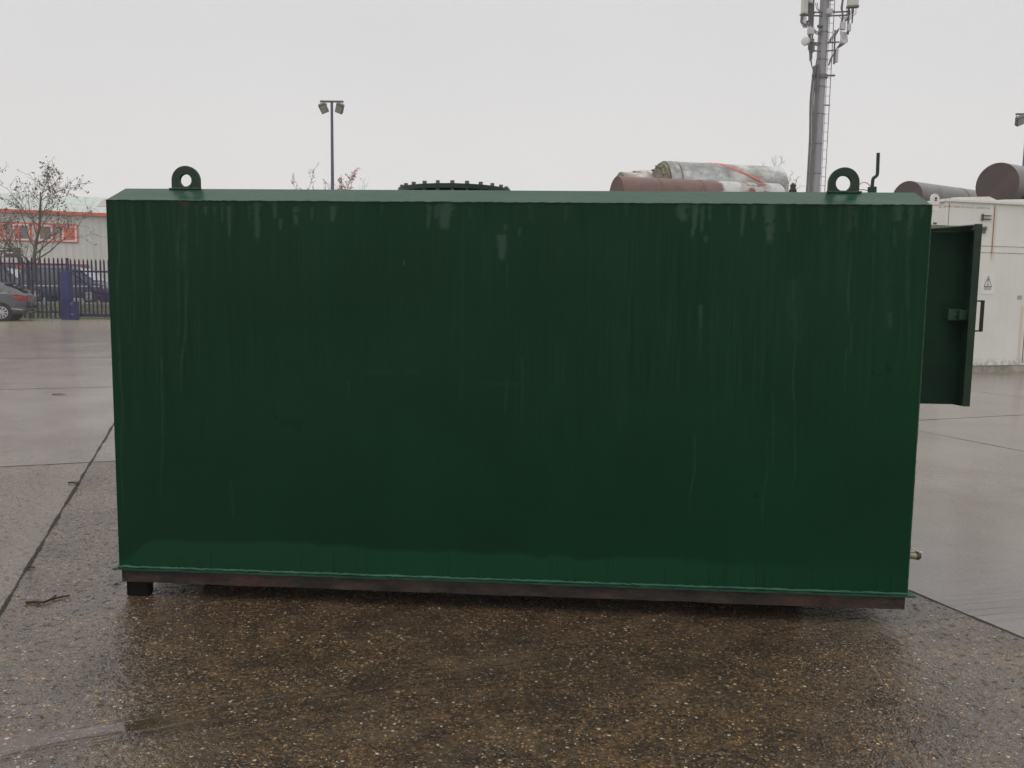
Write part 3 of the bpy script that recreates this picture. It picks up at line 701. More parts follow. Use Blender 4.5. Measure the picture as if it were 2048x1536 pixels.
silencer('exhaust_silencer', c, az57, r2, 5.0, (greyA, brownA), 'slimmer brown drum silencer behind the tank corner, left of the big brown one', 'brown drums on the white enclosure', rings=(1.7, 3.4))
m = MB(); a = enc_at(1915, 404, 1.2); m.box((2.4, 1.35, CHh+.05), (2.6, .5, .07)); tag(m.build('roof_board', mossy, enc))

# ================================================================== GREY CONTAINER hidden behind the tank, carrying silencers
O2 = at(1165, 700, 12.55); O2.z = 0
c2 = empty('storage_container', O2, R_(13)); tag(c2, 'low grey steel container behind the green tank carrying the pile of silencers', 'container')
H2 = 2.30; L2, W2 = 4.3, 2.6
cm = paint('grey_container_paint', (.28, .29, .29), .5, .2, 4, dirt=(.15, .1, .06), dirtamt=.5)
m = MB(); n = 44; vs = []; fs = []
prof = []
for i in range(n):
    xx = .06+(L2-.12)*i/(n-1); prof.append((xx, .0 if (i//2) % 2 else .03))
for (xx, yy) in prof: vs += [(xx, yy, .12), (xx, yy, H2-.06)]
for i in range(n-1): fs.append((2*i, 2*i+2, 2*i+3, 2*i+1))
m.add(vs, fs); m.box((L2/2, W2/2+.02, H2/2), (L2-.02, W2-.06, H2-.18)); m.build('wall', cm, c2)
m = MB()
for xx in (.05, L2-.05):
    for yy in (.02, W2-.02): m.box((xx, yy, H2/2), (.12, .12, H2-.002))
m.box((L2/2, .02, H2-.04), (L2-.22, .1, .078)); m.box((L2/2, .02, .07), (L2-.22, .1, .12)); m.box((L2/2, W2/2, H2-.01), (L2-.26, W2-.3, .02)); m.build('frame', cm, c2)
zt2 = H2
a77 = Vector((math.sin(R_(77)), math.cos(R_(77)), 0))
maro = Mat('maroon_and_white_drum')
P = maro.coord(); x, y, z = maro.xyz(P); al = x*a77.x+y*a77.y; nn = maro.noise(P, 6, 6, .65)
k = maro.ramp(nn, [(.3, (.095, .048, .038)), (.7, (.155, .082, .066))])
aw = al+(nn-.5)*.5
wm = (aw.rng(1.55, 1.62)*aw.rng(2.0, 1.9)).mxx(aw.rng(2.3, 2.42)).mxx(aw.rng(1.55, 1.62)*nn.rng(.5, .56)*.8)
k = maro.mix(wm, k, (.42, .43, .43)); k = maro.mix(nn.rng(.5, .62)*wm*.5, k, (.28, .18, .12))
maro.link(k, 'Base Color'); maro.set(Roughness=.5)
moss = paint('mossy_flange', (.22, .21, .15), .8, .4, 12, bump=.006, dirt=(.07, .06, .03), dirtamt=.8)
def gal(name, c0=(.33, .34, .335)):
    M = Mat(name); P = M.coord(); n = M.noise(M.scaled(P, (1, 1, 1.6)), 2.6, 7, .6); n2 = M.noise(P, 1.1, 3)
    k = M.ramp(n, [(.34, tuple(q*.5 for q in c0)), (.46, tuple(q*.75 for q in c0)), (.54, tuple(q*1.15 for q in c0)), (.64, tuple(q*1.7 for q in c0))])
    k = M.mix(n2.rng(.55, .7)*.5, k, (.2, .19, .15)); M.link(k, 'Base Color'); M.set(Roughness=.5, Metallic=.15); return M.m
galv = gal('stained_galvanised')
grp = 'silencers piled behind the tank'
rm = .345; c = at(1232, 401, 12.9); c.z = zt2+rm
silencer('exhaust_silencer', c, a77, rm, 2.62, (maro.m, brownA2 := paint('maroon_end', (.095, .05, .04), .6, .2, 3)), 'maroon drum silencer fading to white, front of the pile behind the tank', grp, rings=(.62, 1.3, 1.95), ringmat=maro.m)
rg = .385; c = at(1324, 372, 13.75); cg = c.copy()
sg_ = silencer('exhaust_silencer', c, a77, rg, 2.0, (galv, moss), 'long grey stained drum silencer on top of the pile, under the red strap', grp, rings=(.10, .98, 1.72), ringmat=galv)
# mossy flanged near end with bolts
m = MB(); m.tube([a77*-.05, a77*.0], rg*.93, 40); m.tube([a77*-.09, a77*-.05], rg*.8, 40); m.tube([a77*.17, a77*.2], rg*1.006, 40); fl = m.build('end_flange', moss, sg_, smooth=40)
m = MB(); m.tube([-a77*.12, -a77*.05], .018, 6); b0 = None
for i in range(12):
    t = 2*math.pi*i/12; pp = a77.cross(Vector((0, 0, 1))).normalized(); q_ = pp*math.cos(t)*rg*.78+Vector((0, 0, math.sin(t)*rg*.78))
    if b0 is None: b0 = m.build('bolt', moss, fl, loc=q_)
    else: child_copy(b0, fl, q_)
m = MB(); m.box((2.0, 1.45, zt2+.0), (.1, 1.2, .0)) if False else None
hz_ = cg.z-rg-zt2
for t in (.35, 1.6):
    bb = cg+a77*t; m = MB(); m.box((0, 0, hz_/2+.0), (.14, .8, hz_-.002), R_(13)); m.prism([(-.25, 0), (-.1, .0), (-.25, .1)], (0, 0, hz_-.002), a77.cross(Vector((0, 0, 1))), (0, 0, 1), a77, .12)
    ob = m.build('timber_bearer', paint('timber', (.16, .12, .08), .8, .3, 9, stretch=(1, 1, 6)), None, loc=(bb.x, bb.y, zt2+.001)); tag(ob, 'timber bearer under the %s end of the long grey silencer' % ('near left' if t < 1 else 'far right'), 'timber', 'timber bearers')
rw = .345; c = at(1243, 387, 13.6); c.z = zt2+rw
silencer('exhaust_silencer', at(1239, 381, 13.9), a77, .29, 1.1, (gal('pinkish_galvanised', (.34, .30, .28)), moss), 'short pinkish grey drum behind the maroon silencer', grp, rings=(.35,), ringmat=galv)
cw = silencer('exhaust_silencer', at(1266, 374, 14.9), a77, .27, 1.2, (galv, moss), 'rearmost short drum with mossy flanged end, left in the pile', grp, rings=(.06, .22), ringmat=moss)
m = MB(); m.tube([-a77*.07, a77*.0], .03, 6); b0 = None
for i in range(8):
    t = 2*math.pi*i/8; pp = a77.cross(Vector((0, 0, 1))).normalized(); q_ = pp*math.cos(t)*.2+Vector((0, 0, math.sin(t)*.22))
    if b0 is None: b0 = m.build('bolt', moss, cw, loc=q_)
    else: child_copy(b0, cw, q_)
for px, py, D, r in ((1239, 381, 13.9, .29), (1266, 374, 14.9, .27)):
    cc_ = at(px, py, D)+a77*.5; h = cc_.z-r-zt2
    m = MB(); m.box((0, 0, h/2), (.7, .35, h-.002), R_(13)); ob = m.build('steel_stand', cm, None, loc=(cc_.x, cc_.y, zt2+.001)); tag(ob, 'steel stand under the %s' % ('pinkish grey drum' if r > .28 else 'rearmost mossy drum'), 'stand', 'stands on the container')
# red strap over the grey drum
red_m = paint('red_strap', (.62, .10, .055), .5, .15, 30)
rel = lambda a, ang, k=1.015: a77*a+(a77.cross(Vector((0, 0, 1))).normalized()*math.cos(ang)+Vector((0, 0, math.sin(ang))))*rg*k
fr = a77.cross(Vector((0, 0, 1))).normalized()
pts = [cg+rel(.84+.80*(1-math.cos(t))/.9, math.pi/2-t) for t in [1.47*i/14 for i in range(15)]]
pts.append(pts[-1]+Vector((.1, -.05, -.35)))
back = [cg+rel(.82-.75*t, math.pi/2+.75*t) for t in [i/8 for i in range(1, 9)]]; pts = list(reversed(back))+pts
pts = [at(1276, 341.5, 14.6)]+pts
m = MB(); o0 = pts[0].copy()
for i in range(len(pts)-1):
    a, b = pts[i]-o0, pts[i+1]-o0; d = (b-a).normalized(); sd_ = d.cross(Vector((fr.x, fr.y, .8))).normalized()
    m.add([a-sd_*.015, a+sd_*.015, b+sd_*.015, b-sd_*.015, a-sd_*.015-Vector((0, 0, .004)), a+sd_*.015-Vector((0, 0, .004)), b+sd_*.015-Vector((0, 0, .004)), b-sd_*.015-Vector((0, 0, .004))], [(0, 1, 2, 3), (4, 7, 6, 5), (0, 4, 5, 1), (3, 2, 6, 7), (1, 5, 6, 2), (0, 3, 7, 4)])
tag(m.build('ratchet_strap', red_m, None, loc=o0), 'red webbing strap slung over the long grey silencer', 'strap')

# ================================================================== LAMP POSTS
navy = paint('navy_post_paint', (.07, .065, .13), .4, .2, 3)
gal2 = paint('lamp_grey', (.07, .068, .065), .5, .2, 10); glass = paint('dull_lamp_glass', (.33, .32, .27), .2, .2, 8)
def lamp_post(px, pytop, D, wpx, label):
    b = at(px, 590, D); topz = at(px, pytop, D).z; b.z = 0
    r = empty('lamp_post', b, 0); tag(r, label, 'lamp post', 'twin floodlight posts')
    m = MB(); m.tube([(0, 0, 0), (0, 0, topz*.5), (0, 0, topz)], [wpx*1.35*D/F/2, wpx*1.1*D/F/2, wpx*.85*D/F/2], 14); m.build('pole', navy, r, smooth=40)
    m = MB(); m.tube([(0, 0, 0), (0, 0, .35)], wpx*D/F*.75, 14); m.build('pole_base', navy, r, smooth=40)
    h = 22.5*D/F
    m = MB(); m.box((0, 0, topz+.02), (2*h, .09, .08)); m.build('crossbar', gal2, r)
    for s in (-1, 1):
        f_ = MB(); M3 = Matrix.Rotation(s*R_(22), 3, 'Y') @ Matrix.Rotation(R_(35), 3, 'X')
        cx = s*h*.70; cz = topz-.30
        f_.box((cx, -.05, cz), (.36, .20, .46), m=M3); hd = f_.build('floodlight', gal2, r, bevel=.02)
        g_ = MB(); o_ = Vector((cx, -.05, cz))+M3@Vector((0, -.103, -.02)); g_.box(tuple(o_), (.29, .006, .36), m=M3); g_.build('lens', glass, hd)
        k_ = MB(); k_.tube([(cx-.14, -.02, cz+.05), (cx-.14, 0, topz+.02), (cx+.14, 0, topz+.02), (cx+.14, -.02, cz+.05)], .018, 6); k_.build('yoke', gal2, hd)
    return r
lamp_post(667, 204, 42, 6.0, 'tall navy lamp post with two floodlights behind the middle left of the tank')
lamp_post(2028, 229, 43, 5.0, 'navy lamp post with floodlights at the right edge beyond the brown drums')

# ================================================================== TELECOM MAST
TDp = 30.0; tb = at(1616, 590, TDp); tb.z = 0; HT = 16.5
rad = lambda z: .215-.0052*z
mast = empty('telecom_mast', tb); mast.rotation_euler = (0, R_(.4), 0); tag(mast, 'grey tubular phone mast with ladder and antennas rising behind the tank', 'mast')
mg = paint('mast_galvanised', (.28, .28, .30), .5, .16, 1.5, metal=.1, stretch=(1, 1, .3)); mg2 = paint('mast_dark', (.13, .12, .125), .5, .2, 5)
s_ = TDp/F
def ml(px, py, dy=0):
    P = at(px, py, TDp+dy); return P-tb
def poleX(py):  # pole centre px at a photograph row
    return 1629+(383-py)*.052
m = MB(); m.tube([(0, 0, 0), (0, 0, 5), (0, 0, 12), (0, 0, HT)], [rad(0), rad(5), rad(12), rad(HT)], 20)
m.build('pole', mg, mast, smooth=40)
zz = [z for z in (5.5, 6.5, 7.5, 8.4, 9.3, 10.2)]
for z in zz: m = MB(); m.tube([(0, 0, z-.012), (0, 0, z+.012)], rad(z)+.012, 20); m.build('band', mg2, mast)
# cable bundle on the left
m = MB()
for k, (ox, oy) in enumerate([(-.03, -.14), (-.055, -.05), (-.06, .04), (-.02, -.2), (.0, -.25)]):
    pts = []
    for i in range(30):
        z = .1+i*(9.0/29); bul = -.06*math.exp(-((z-8.0)/.9)**2)
        pts.append((-rad(z)+ox+bul*(1 if k < 3 else 0), oy, z))
    m.tube(pts, .024, 6)
m.build('cable_bundle', mg2, mast, smooth=60)
# ladder on the right
m = MB(); lx = lambda z: rad(z)+.0
zs = [.3+i*.30 for i in range(int((HT-1)/.3))]
m.tube([(lx(.3)+.16, -.05, .3), (lx(HT-1)+.16, -.05, HT-1)], .014, 6); m.tube([(lx(.3)+.02, -.05, .3), (lx(HT-1)+.02, -.05, HT-1)], .010, 6)
for z in zs: m.tube([(lx(z)-.06, -.05, z), (lx(z)+.16, -.05, z)], .009, 5)
for z in (7.8, 10.9): m.tube([(0, -.05, z), (lx(z)+.18, -.05, z)], .03, 6)
m.build('ladder', mg, mast, smooth=60)
# clamp collar
zc = ml(1636, 153).z
m = MB(); m.tube([(0, 0, zc-.06), (0, 0, zc+.05)], rad(zc)+.06, 20); m.tube([(-rad(zc)-.16, -.1, zc), (rad(zc)+.28, -.1, zc+.02)], .035, 6); m.build('collar', mg2, mast, smooth=40)
# brackets (head frame arms)
m = MB()
for py in (27, 34, 88, 104):
    z = ml(1640, py).z
    for s in (-1, 1):
        L_ = (.62 if py < 50 else .33)
        m.tube([(0, s*.0-.1, z), (s*(rad(z)+L_), -.2, z+.02*s)], .026, 6)
for s, px in ((-1, 1609), (1, 1689)):
    a, b = ml(px, 2 if s > 0 else 0), ml(px-(2 if s > 0 else -4), 72 if s > 0 else 125)
    m.tube([(a.x, -.2, HT-.4), (a.x, -.2, a.z), (b.x, -.2, b.z)], .038, 8)
    m.tube([(a.x+s*.12, -.25, HT-.6), (b.x+s*.10, -.25, b.z+.35)], .026, 8)
m.tube([(ml(1616, 0).x, -.1, HT-.5), (ml(1617, 120).x, -.1, ml(1617, 120).z)], .03, 8)
m.tube([tuple(ml(1664, 128)), tuple(ml(1666, 60))], .03, 8)
for z in (HT-1.5, HT-3, HT-.6):
    for s in (-1, 1): m.tube([(0, -.1, z), (s*1.0, -.22, z)], .03, 6)
m.build('bracket', mg2, mast, smooth=50)
ant = paint('antenna_cream', (.50, .50, .44), .45, .06, 2); antg = paint('radio_grey', (.45, .45, .46), .45, .08, 4)
def panel(px0, px1, pyb, z1, dy, rz, name='antenna_panel', mat=ant, depth=.16, full=True):
    a, b = ml(px0, pyb), ml(px1, pyb); m = MB(); m.box(((a.x+b.x)/2, dy, (a.z+z1)/2), (b.x-a.x, depth, z1-a.z), rz); o = m.build(name, mat, mast, bevel=.03)
    if full:
        m = MB(); m.box(((a.x+b.x)/2, dy, a.z-.02), (b.x-a.x+.03, depth+.03, .04), rz); m.build('end_cap', mg2, o)
        m = MB()
        for i in range(4):
            x0 = a.x+(b.x-a.x)*(.2+.2*i); m.tube([(x0, dy, a.z), (x0+.02, dy, a.z-.22), (x0+.12*(1 if px0 < 1640 else -1), -.15, a.z-.38), (x0+.22*(1 if px0 < 1640 else -1), -.15, a.z-.25)], .012, 5)
        m.build('jumper_cables', mg2, o, smooth=60)
    return o
panel(1591, 1602.5, 35, HT-.2, -.35, .3); panel(1680.5, 1702, 20, HT-.1, -.4, -.25); panel(1604, 1612, 13, HT-.4, -.3, .5)
def unit(x0, x1, y0, y1, dy=-.3):
    a, b = ml(x0, y0), ml(x1, y1); m = MB(); m.box(((a.x+b.x)/2, dy, (a.z+b.z)/2), (b.x-a.x, .14, a.z-b.z)); return m.build('radio_unit', antg, mast, bevel=.015)
unit(1605.5, 1617, 61, 75); unit(1670, 1679, 50, 65); unit(1684, 1689.5, 53, 68); unit(1641.5, 1652.5, 24, 35, -.33); unit(1648, 1656, -8, 7.5, -.33); unit(1620, 1628, -10, 2)
unit(1663.5, 1666.5, 100, 128, -.2)
a = ml(1605, 89); m = MB(); dd = Vector((-.75, -.6, 0)).normalized(); c_ = Vector((a.x, -.3, a.z))
m.tube([c_, c_+dd*.05, c_+dd*.12, c_+dd*.17, c_+dd*.19], [.05, .13, .15, .14, .08], 20); m.build('microwave_dish', paint('dish_white', (.6, .58, .58), .4, .05), mast, smooth=50)
m = MB(); m.tube([c_-dd*.12, c_+dd*.02], .07, 8); m.tube([c_-dd*.1, Vector((-.2, -.1, c_.z-.05))], .03, 6); m.box((c_.x+.14, -.25, c_.z+.04), (.16, .14, .12)); m.box((c_.x+.22, -.2, c_.z-.15), (.1, .1, .3)); m.build('dish_mount', mg2, mast)
# trailing feeder cables
m = MB()
def curve(pts, r, jx=0): m.tube([(ml(px, py).x, -.22+jx, ml(px, py).z) for px, py in pts], r, 5)
for k in range(6): curve([(1672+k*2.8, 66), (1673+k*3, 80+k), (1670+k*1.8, 92), (1664+k*.5, 100), (1656-k*.3, 118), (1650, 133)], .014, k*.02)
for k in range(4): curve([(1609+k*2, 96), (1611+k*1.2, 115), (1615+k*.6, 135), (1620+k*.5, 150), (1622, 165), (1623.5, 190)], .016, k*.02)
curve([(1632, 116), (1626, 121), (1623, 138), (1621, 152)], .022)
for k in range(3): curve([(1619, 62+k*2), (1624, 67+k*2), (1631, 69+k*2), (1635, 70+k*2)], .014, k*.02)
for k in range(3): curve([(1669, 60+k*2), (1662, 68+k*4), (1654, 78+k*3), (1650, 84+k*3)], .014, k*.02)
for k in range(4): curve([(1593+k*2, 36), (1592+k*2, 48), (1597+k*3, 57-k*2), (1606, 55-k*3), (1608, 44)], .012, k*.03)
for k in range(3): curve([(1684+k*4, 23), (1684+k*4, 32), (1688, 38), (1683-k, 46)], .014, k*.03)
for k in range(3): curve([(1676+k, 0), (1673+k*1.5, 20), (1676+k, 35), (1673+k*1.5, 50)], .03, k*.04)
for k in range(3): curve([(1612+k*2, 5), (1614+k*2, 30), (1612+k*2.5, 45), (1615+k*2, 60)], .02, k*.04)
for k in range(2): curve([(1622+k*3, 10), (1624+k*3, 22), (1630+k*2, 28), (1635, 31)], .012)
m.build('feeder_cables', mg2, mast, smooth=60)
a = ml(1632, 57); m = MB(); m.tube([(a.x-.02, -.25, a.z-.03), (a.x-.02, -.25, a.z+.03)], .10, 14); m.build('lamp_bracket', mg2, mast)

# ================================================================== BEYOND THE YARD: bank, road
BZ = .48
def bank_mat():
    M = Mat('winter_grass'); P = M.coord(False); n = M.noise(P, 3, 6); n2 = M.noise(P, 26, 5)
    k = M.ramp(n2*.6+n*.4, [(.3, (.05, .06, .025)), (.55, (.10, .115, .04)), (.75, (.15, .14, .06))]); M.link(k, 'Base Color'); M.set(Roughness=.9); M.bump(n2, .06); return M.m
m = MB(); m.add([(-90, 34.3, .02), (-6.5, 34.3, .02), (-6.5, 41.5, BZ), (-90, 41.5, BZ)], [(0, 1, 2, 3)])
tag(m.build('grass_bank', bank_mat()), kind='structure')
m = MB(); m.add([(-120, 41.5, BZ+.002), (60, 41.5, BZ+.002), (60, 130, BZ+.002), (-120, 130, BZ+.002)], [(0, 1, 2, 3)])
m.add([(-6.5, 34.3, .006), (60, 34.3, .006), (60, 41.5, BZ+.002), (-6.5, 41.5, BZ+.002)], [(0, 1, 2, 3)])
tag(m.build('road', paint('grey_asphalt', (.075, .072, .07), .6, .2, .6, bump=.003)), kind='structure')
# grass tufts on the bank
random.seed(3); m = MB()
for i in range(9000):
    x = random.uniform(-25, -13.5); y = random.uniform(34.5, 41.3); z = .02+(y-34.3)/7.2*(BZ-.02); h = random.uniform(.03, .10); a = random.uniform(0, 6.3); dx, dy = math.cos(a)*.02, math.sin(a)*.02
    m.add([(x-dx, y-dy, z-.01), (x+dx, y+dy, z-.01), (x+random.uniform(-.04, .04), y+random.uniform(-.04, .04), z+h)], [(0, 1, 2)])
tag(m.build('grass', paint('grass_blades', (.10, .12, .04), .8, .5, 2)), 'short rough grass on the bank beyond the fence', 'grass', kind='stuff')

# ================================================================== FENCE and GATE
FY = 33.7
fm = paint('navy_fence_paint', (.016, .016, .060), .45, .3, 4, spec=.3); fm2 = paint('bright_navy_post', (.016, .018, .115), .45, .15, 2)
def pale_mesh(name, mat, parent, z0, z1):
    m = MB(); w = .036; prof = [(-w, .006), (-.017, -.012), (0, .004), (.017, -.012), (w, .006)]
    vs = []; rows = [(z0, 1), (z1-.10, 1), (z1-.04, .62), (z1, .1)]
    for yo in (0, .004):
        for zz, k in rows:
            for a, b in prof: vs.append((a*k, b+yo, zz))
    n = len(prof); R = len(rows); fs = []
    for s in range(2):
        for i in range(R-1):
            for j in range(n-1):
                q_ = s*R*n+i*n+j; fs.append((q_, q_+1, q_+n+1, q_+n))
    m.add(vs, fs); return m.build(name, mat, parent)
fence = empty('palisade_fence', (at(140, 600, FY).x, FY, 0)); tag(fence, 'dark navy palisade fence left of the wide blue gate post', 'fence')
x140 = at(132, 600, FY).x
p0 = pale_mesh('pale', fm, fence, .04, 2.42); sp = 8.72*FY/F
x_first = at(127, 600, FY).x-at(140, 600, FY).x
p0.location = (x_first-.0, 0, 0)
for i in range(1, 44): child_copy(p0, fence, (x_first-sp*i, 0, random.uniform(-.012, .012)), (0, random.uniform(-.008, .008), 0))
m = MB(); m.box((x_first-sp*22, .035, 2.16), (sp*46, .05, .055)); m.build('rail', fm, fence)
m = MB(); m.box((x_first-sp*22, .035, .28), (sp*46, .05, .055)); m.build('rail', fm, fence)
for k in range(4):
    m = MB(); m.box((x_first-1.1-2.75*k-.3, .10, 1.15), (.09, .1, 2.3)); m.build('post', fm, fence)
gp = empty('gate_post', (at(132.5, 600, FY-.35).x, FY-.3, 0)); tag(gp, 'wide bright blue boxed post between the palisade fence and the gate', 'post')
wdt = 17.0*FY/F; zt_ = at(132, 542, FY-.3).z
m = MB(); m.box((0, 0, zt_/2), (wdt, .34, zt_)); m.build('casing', fm2, gp, bevel=.01)
wl = 11*FY/F; m = MB(); m.box((wdt/2+wl/2+.003, .02, .36), (wl, .30, .72)); m.build('roller_housing', fm2, gp, bevel=.01)
m = MB(); m.box((-.0, .12, zt_/2+.6), (.08, .05, 2.42-.6-.55)) if False else m.box((.02, .1, (zt_+2.4)/2), (.10, .06, 2.4-zt_)); m.build('guide_post', fm, gp)
ds_ = paint('dull_steel', (.3, .3, .32), .4, .1)
for zz in (.22, .62): m = MB(); m.box((wdt/2+.07, -.14, zz), (.1, .02, .03)); m.build('bolt_plate', ds_, gp)
gate = empty('sliding_gate', (at(146, 600, FY).x, FY+.05, 0)); tag(gate, 'navy palisade sliding gate with diagonal brace beside the wide blue post', 'gate')
p1 = pale_mesh('pale', fm, gate, .22, 2.38); x0 = at(140, 600, FY).x-gate.location.x+.0
p1.location = (x0-sp*.62, 0, 0)
for i in range(1, 36): child_copy(p1, gate, (x0-sp*.62+sp*i*.955, 0, 0), (0, random.uniform(-.006, .006), 0))
GLn = sp*36*.955
for zz, hh_ in ((at(180, 543, FY).z, .07), (.17, .11)):
    m = MB(); m.box((x0+GLn/2-.2, .04, zz), (GLn, .06, hh_)); m.build('rail', fm, gate)
a, b = at(142, 546, FY), at(216, 603, FY); m = MB()
d = (b-a); L_ = d.length; ang = math.atan2(d.z, d.x)
m.box(((a.x+b.x)/2-gate.location.x, .055, (a.z+b.z)/2), (L_, .05, .06), m=Matrix.Rotation(-ang, 3, 'Y')); m.build('brace', fm, gate)
c = at(205, 585, FY)-gate.location
m = MB(); pA, pB, pC = at(178, 574, FY)-gate.location, at(222, 570, FY)-gate.location, at(222, 604, FY)-gate.location
m.prism([(at(186, 580, FY).x-gate.location.x, at(186, 580, FY).z), (at(224, 587, FY).x-gate.location.x, at(224, 587, FY).z), (at(224, 607, FY).x-gate.location.x, at(224, 607, FY).z)], (0, .075, 0), (1, 0, 0), (0, 0, 1), (0, 1, 0), .012)
m.build('gusset_plate', fm2, gate)

# ================================================================== VEHICLES
def vehicle(name, loc, rz, st, glassrows, paintm, W, wheels, wr, label, group=None, cat='car', light=None, extra=None):
    """st: list of stations (x, z_bottom, z_sill, z_belt, z_roof, halfwidth_belt, halfwidth_roof); front is +x"""
    root = empty(name, loc, rz); tag(root, label, cat, group)
    m = MB(); vs = []; n = None
    for (x, zb, zs, zbelt, zr, hb, hr) in st:
        h = zr-zbelt
        half = [(0, zb), (hb*.8, zb), (hb*.97, zb+.06), (hb, zs), (hb, zs+(zbelt-zs)*.45), (hb*.965, zbelt), (hb*.965+(hr-hb*.965)*.45, zbelt+h*.5), (hr, zbelt+h*.86), (hr*.80, zbelt+h*.975), (0, zr)]
        ring = [(x, -a, b) for a, b in half]+[(x, a, b) for a, b in reversed(half[1:-1])]
        n = len(ring); vs += ring
    fs = []
    for i in range(len(st)-1):
        for k in range(n): fs.append((i*n+k, i*n+(k+1) % n, (i+1)*n+(k+1) % n, (i+1)*n+k))
    fs += [tuple(range(n)), tuple((len(st)-1)*n+k for k in range(n))]
    m.add(vs, fs); body = m.build('body', paintm, root, smooth=28)
    def surf(x, fz, side):
        """point on side glass surface; fz 0..1 from belt to roof shoulder"""
        for i in range(len(st)-1):
            if st[i][0] <= x <= st[i+1][0]:
                t = (x-st[i][0])/(st[i+1][0]-st[i][0]); S = [st[i][j]*(1-t)+st[i+1][j]*t for j in range(7)]; break
        h = S[4]-S[3]; z = S[3]+h*.86*fz
        hb_ = S[5]*.965; f2 = min(fz*.86/.5, 1)
        if fz*.86 < .5: yy = hb_+(S[6]-hb_)*.45*(fz*.86/.5)
        else: yy = (hb_+(S[6]-hb_)*.45)+(S[6]-(hb_+(S[6]-hb_)*.45))*((fz*.86-.5)/.36)
        return Vector((x, side*(yy+.006), z))
    for side in (-1, 1):
        for (xa, xb, xc, xd) in glassrows:      # bottom-left, bottom-right, top-right, top-left x
            m = MB(); N = 6
            for i in range(N):
                for j in range(3):
                    q_ = []
                    for (ii, jj) in ((i, j), (i+1, j), (i+1, j+1), (i, j+1)):
                        fz = .08+.84*jj/3; xl = xa+(xd-xa)*jj/3; xr = xb+(xc-xb)*jj/3; q_.append(surf(xl+(xr-xl)*ii/N, fz, side))
                    m.add(q_, [(0, 1, 2, 3)])
            m.build('side_window', car_glass, root)
    if extra: extra(root, st)
    for (wx) in wheels:
        for side in (-1, 1):
            yy = side*(W/2-.10)
            wh = MB(); wh.tube([(wx, yy-.10, wr), (wx, yy-.085, wr), (wx, yy+.085, wr), (wx, yy+.10, wr)], [wr*.93, wr, wr, wr*.93], 28); tyre = wh.build('wheel', tyre_m, root, smooth=40)
            a = MB(); a.tube([(wx, yy+side*.101, wr), (wx, yy+side*.106, wr)], wr*.66, 24); a.build('rim_shadow', black_m, tyre)
            a = MB()
            for k in range(10):
                t = 2*math.pi*k/10; dv_ = Vector((math.cos(t), 0, math.sin(t))); pv = Vector((-math.sin(t), 0, math.cos(t))); c0 = Vector((wx, yy+side*.112, wr))
                a.add([c0+dv_*.03-pv*.016, c0+dv_*.03+pv*.016, c0+dv_*wr*.66+pv*.026, c0+dv_*wr*.66-pv*.026], [(0, 1, 2, 3)])
            a.tube([(wx, yy+side*.107, wr), (wx, yy+side*.118, wr)], .045, 12)
            N = 28
            for k in range(N):
                t0, t1 = 2*math.pi*k/N, 2*math.pi*(k+1)/N
                p_ = lambda r_, t, o: Vector((wx+r_*math.cos(t), yy+side*o, wr+r_*math.sin(t)))
                a.add([p_(wr*.62, t0, .113), p_(wr*.62, t1, .113), p_(wr*.70, t1, .108), p_(wr*.70, t0, .108)], [(0, 1, 2, 3)])
            a.build('rim', rim_m, tyre)
            # arch lining
            a = MB(); a.tube([(wx, side*(W/2-.26), wr), (wx, side*(W/2+.004), wr)], wr*1.14, 28); a.build('wheel_arch', black_m, root, smooth=40)
    return root
car_glass = paint('car_glass', (.03, .035, .04), .08, .2, 2, spec=.9); tyre_m = paint('tyre', (.02, .02, .02), .8, .2, 20); black_m = paint('arch_black', (.008, .008, .009), .8, .1)
rim_m = paint('alloy_rim', (.45, .45, .46), .3, .1, 9, metal=.7)
grey_m = paint('metallic_grey_paint', (.085, .09, .10), .28, .12, 2, metal=.45, spec=.6)
navy_m = paint('navy_car_paint', (.010, .013, .045), .25, .15, 2, spec=.6)
redg = paint('tail_light_red', (.28, .02, .02), .2, .15); plate = paint('chrome_trim', (.6, .6, .6), .25, .05, metal=.6)
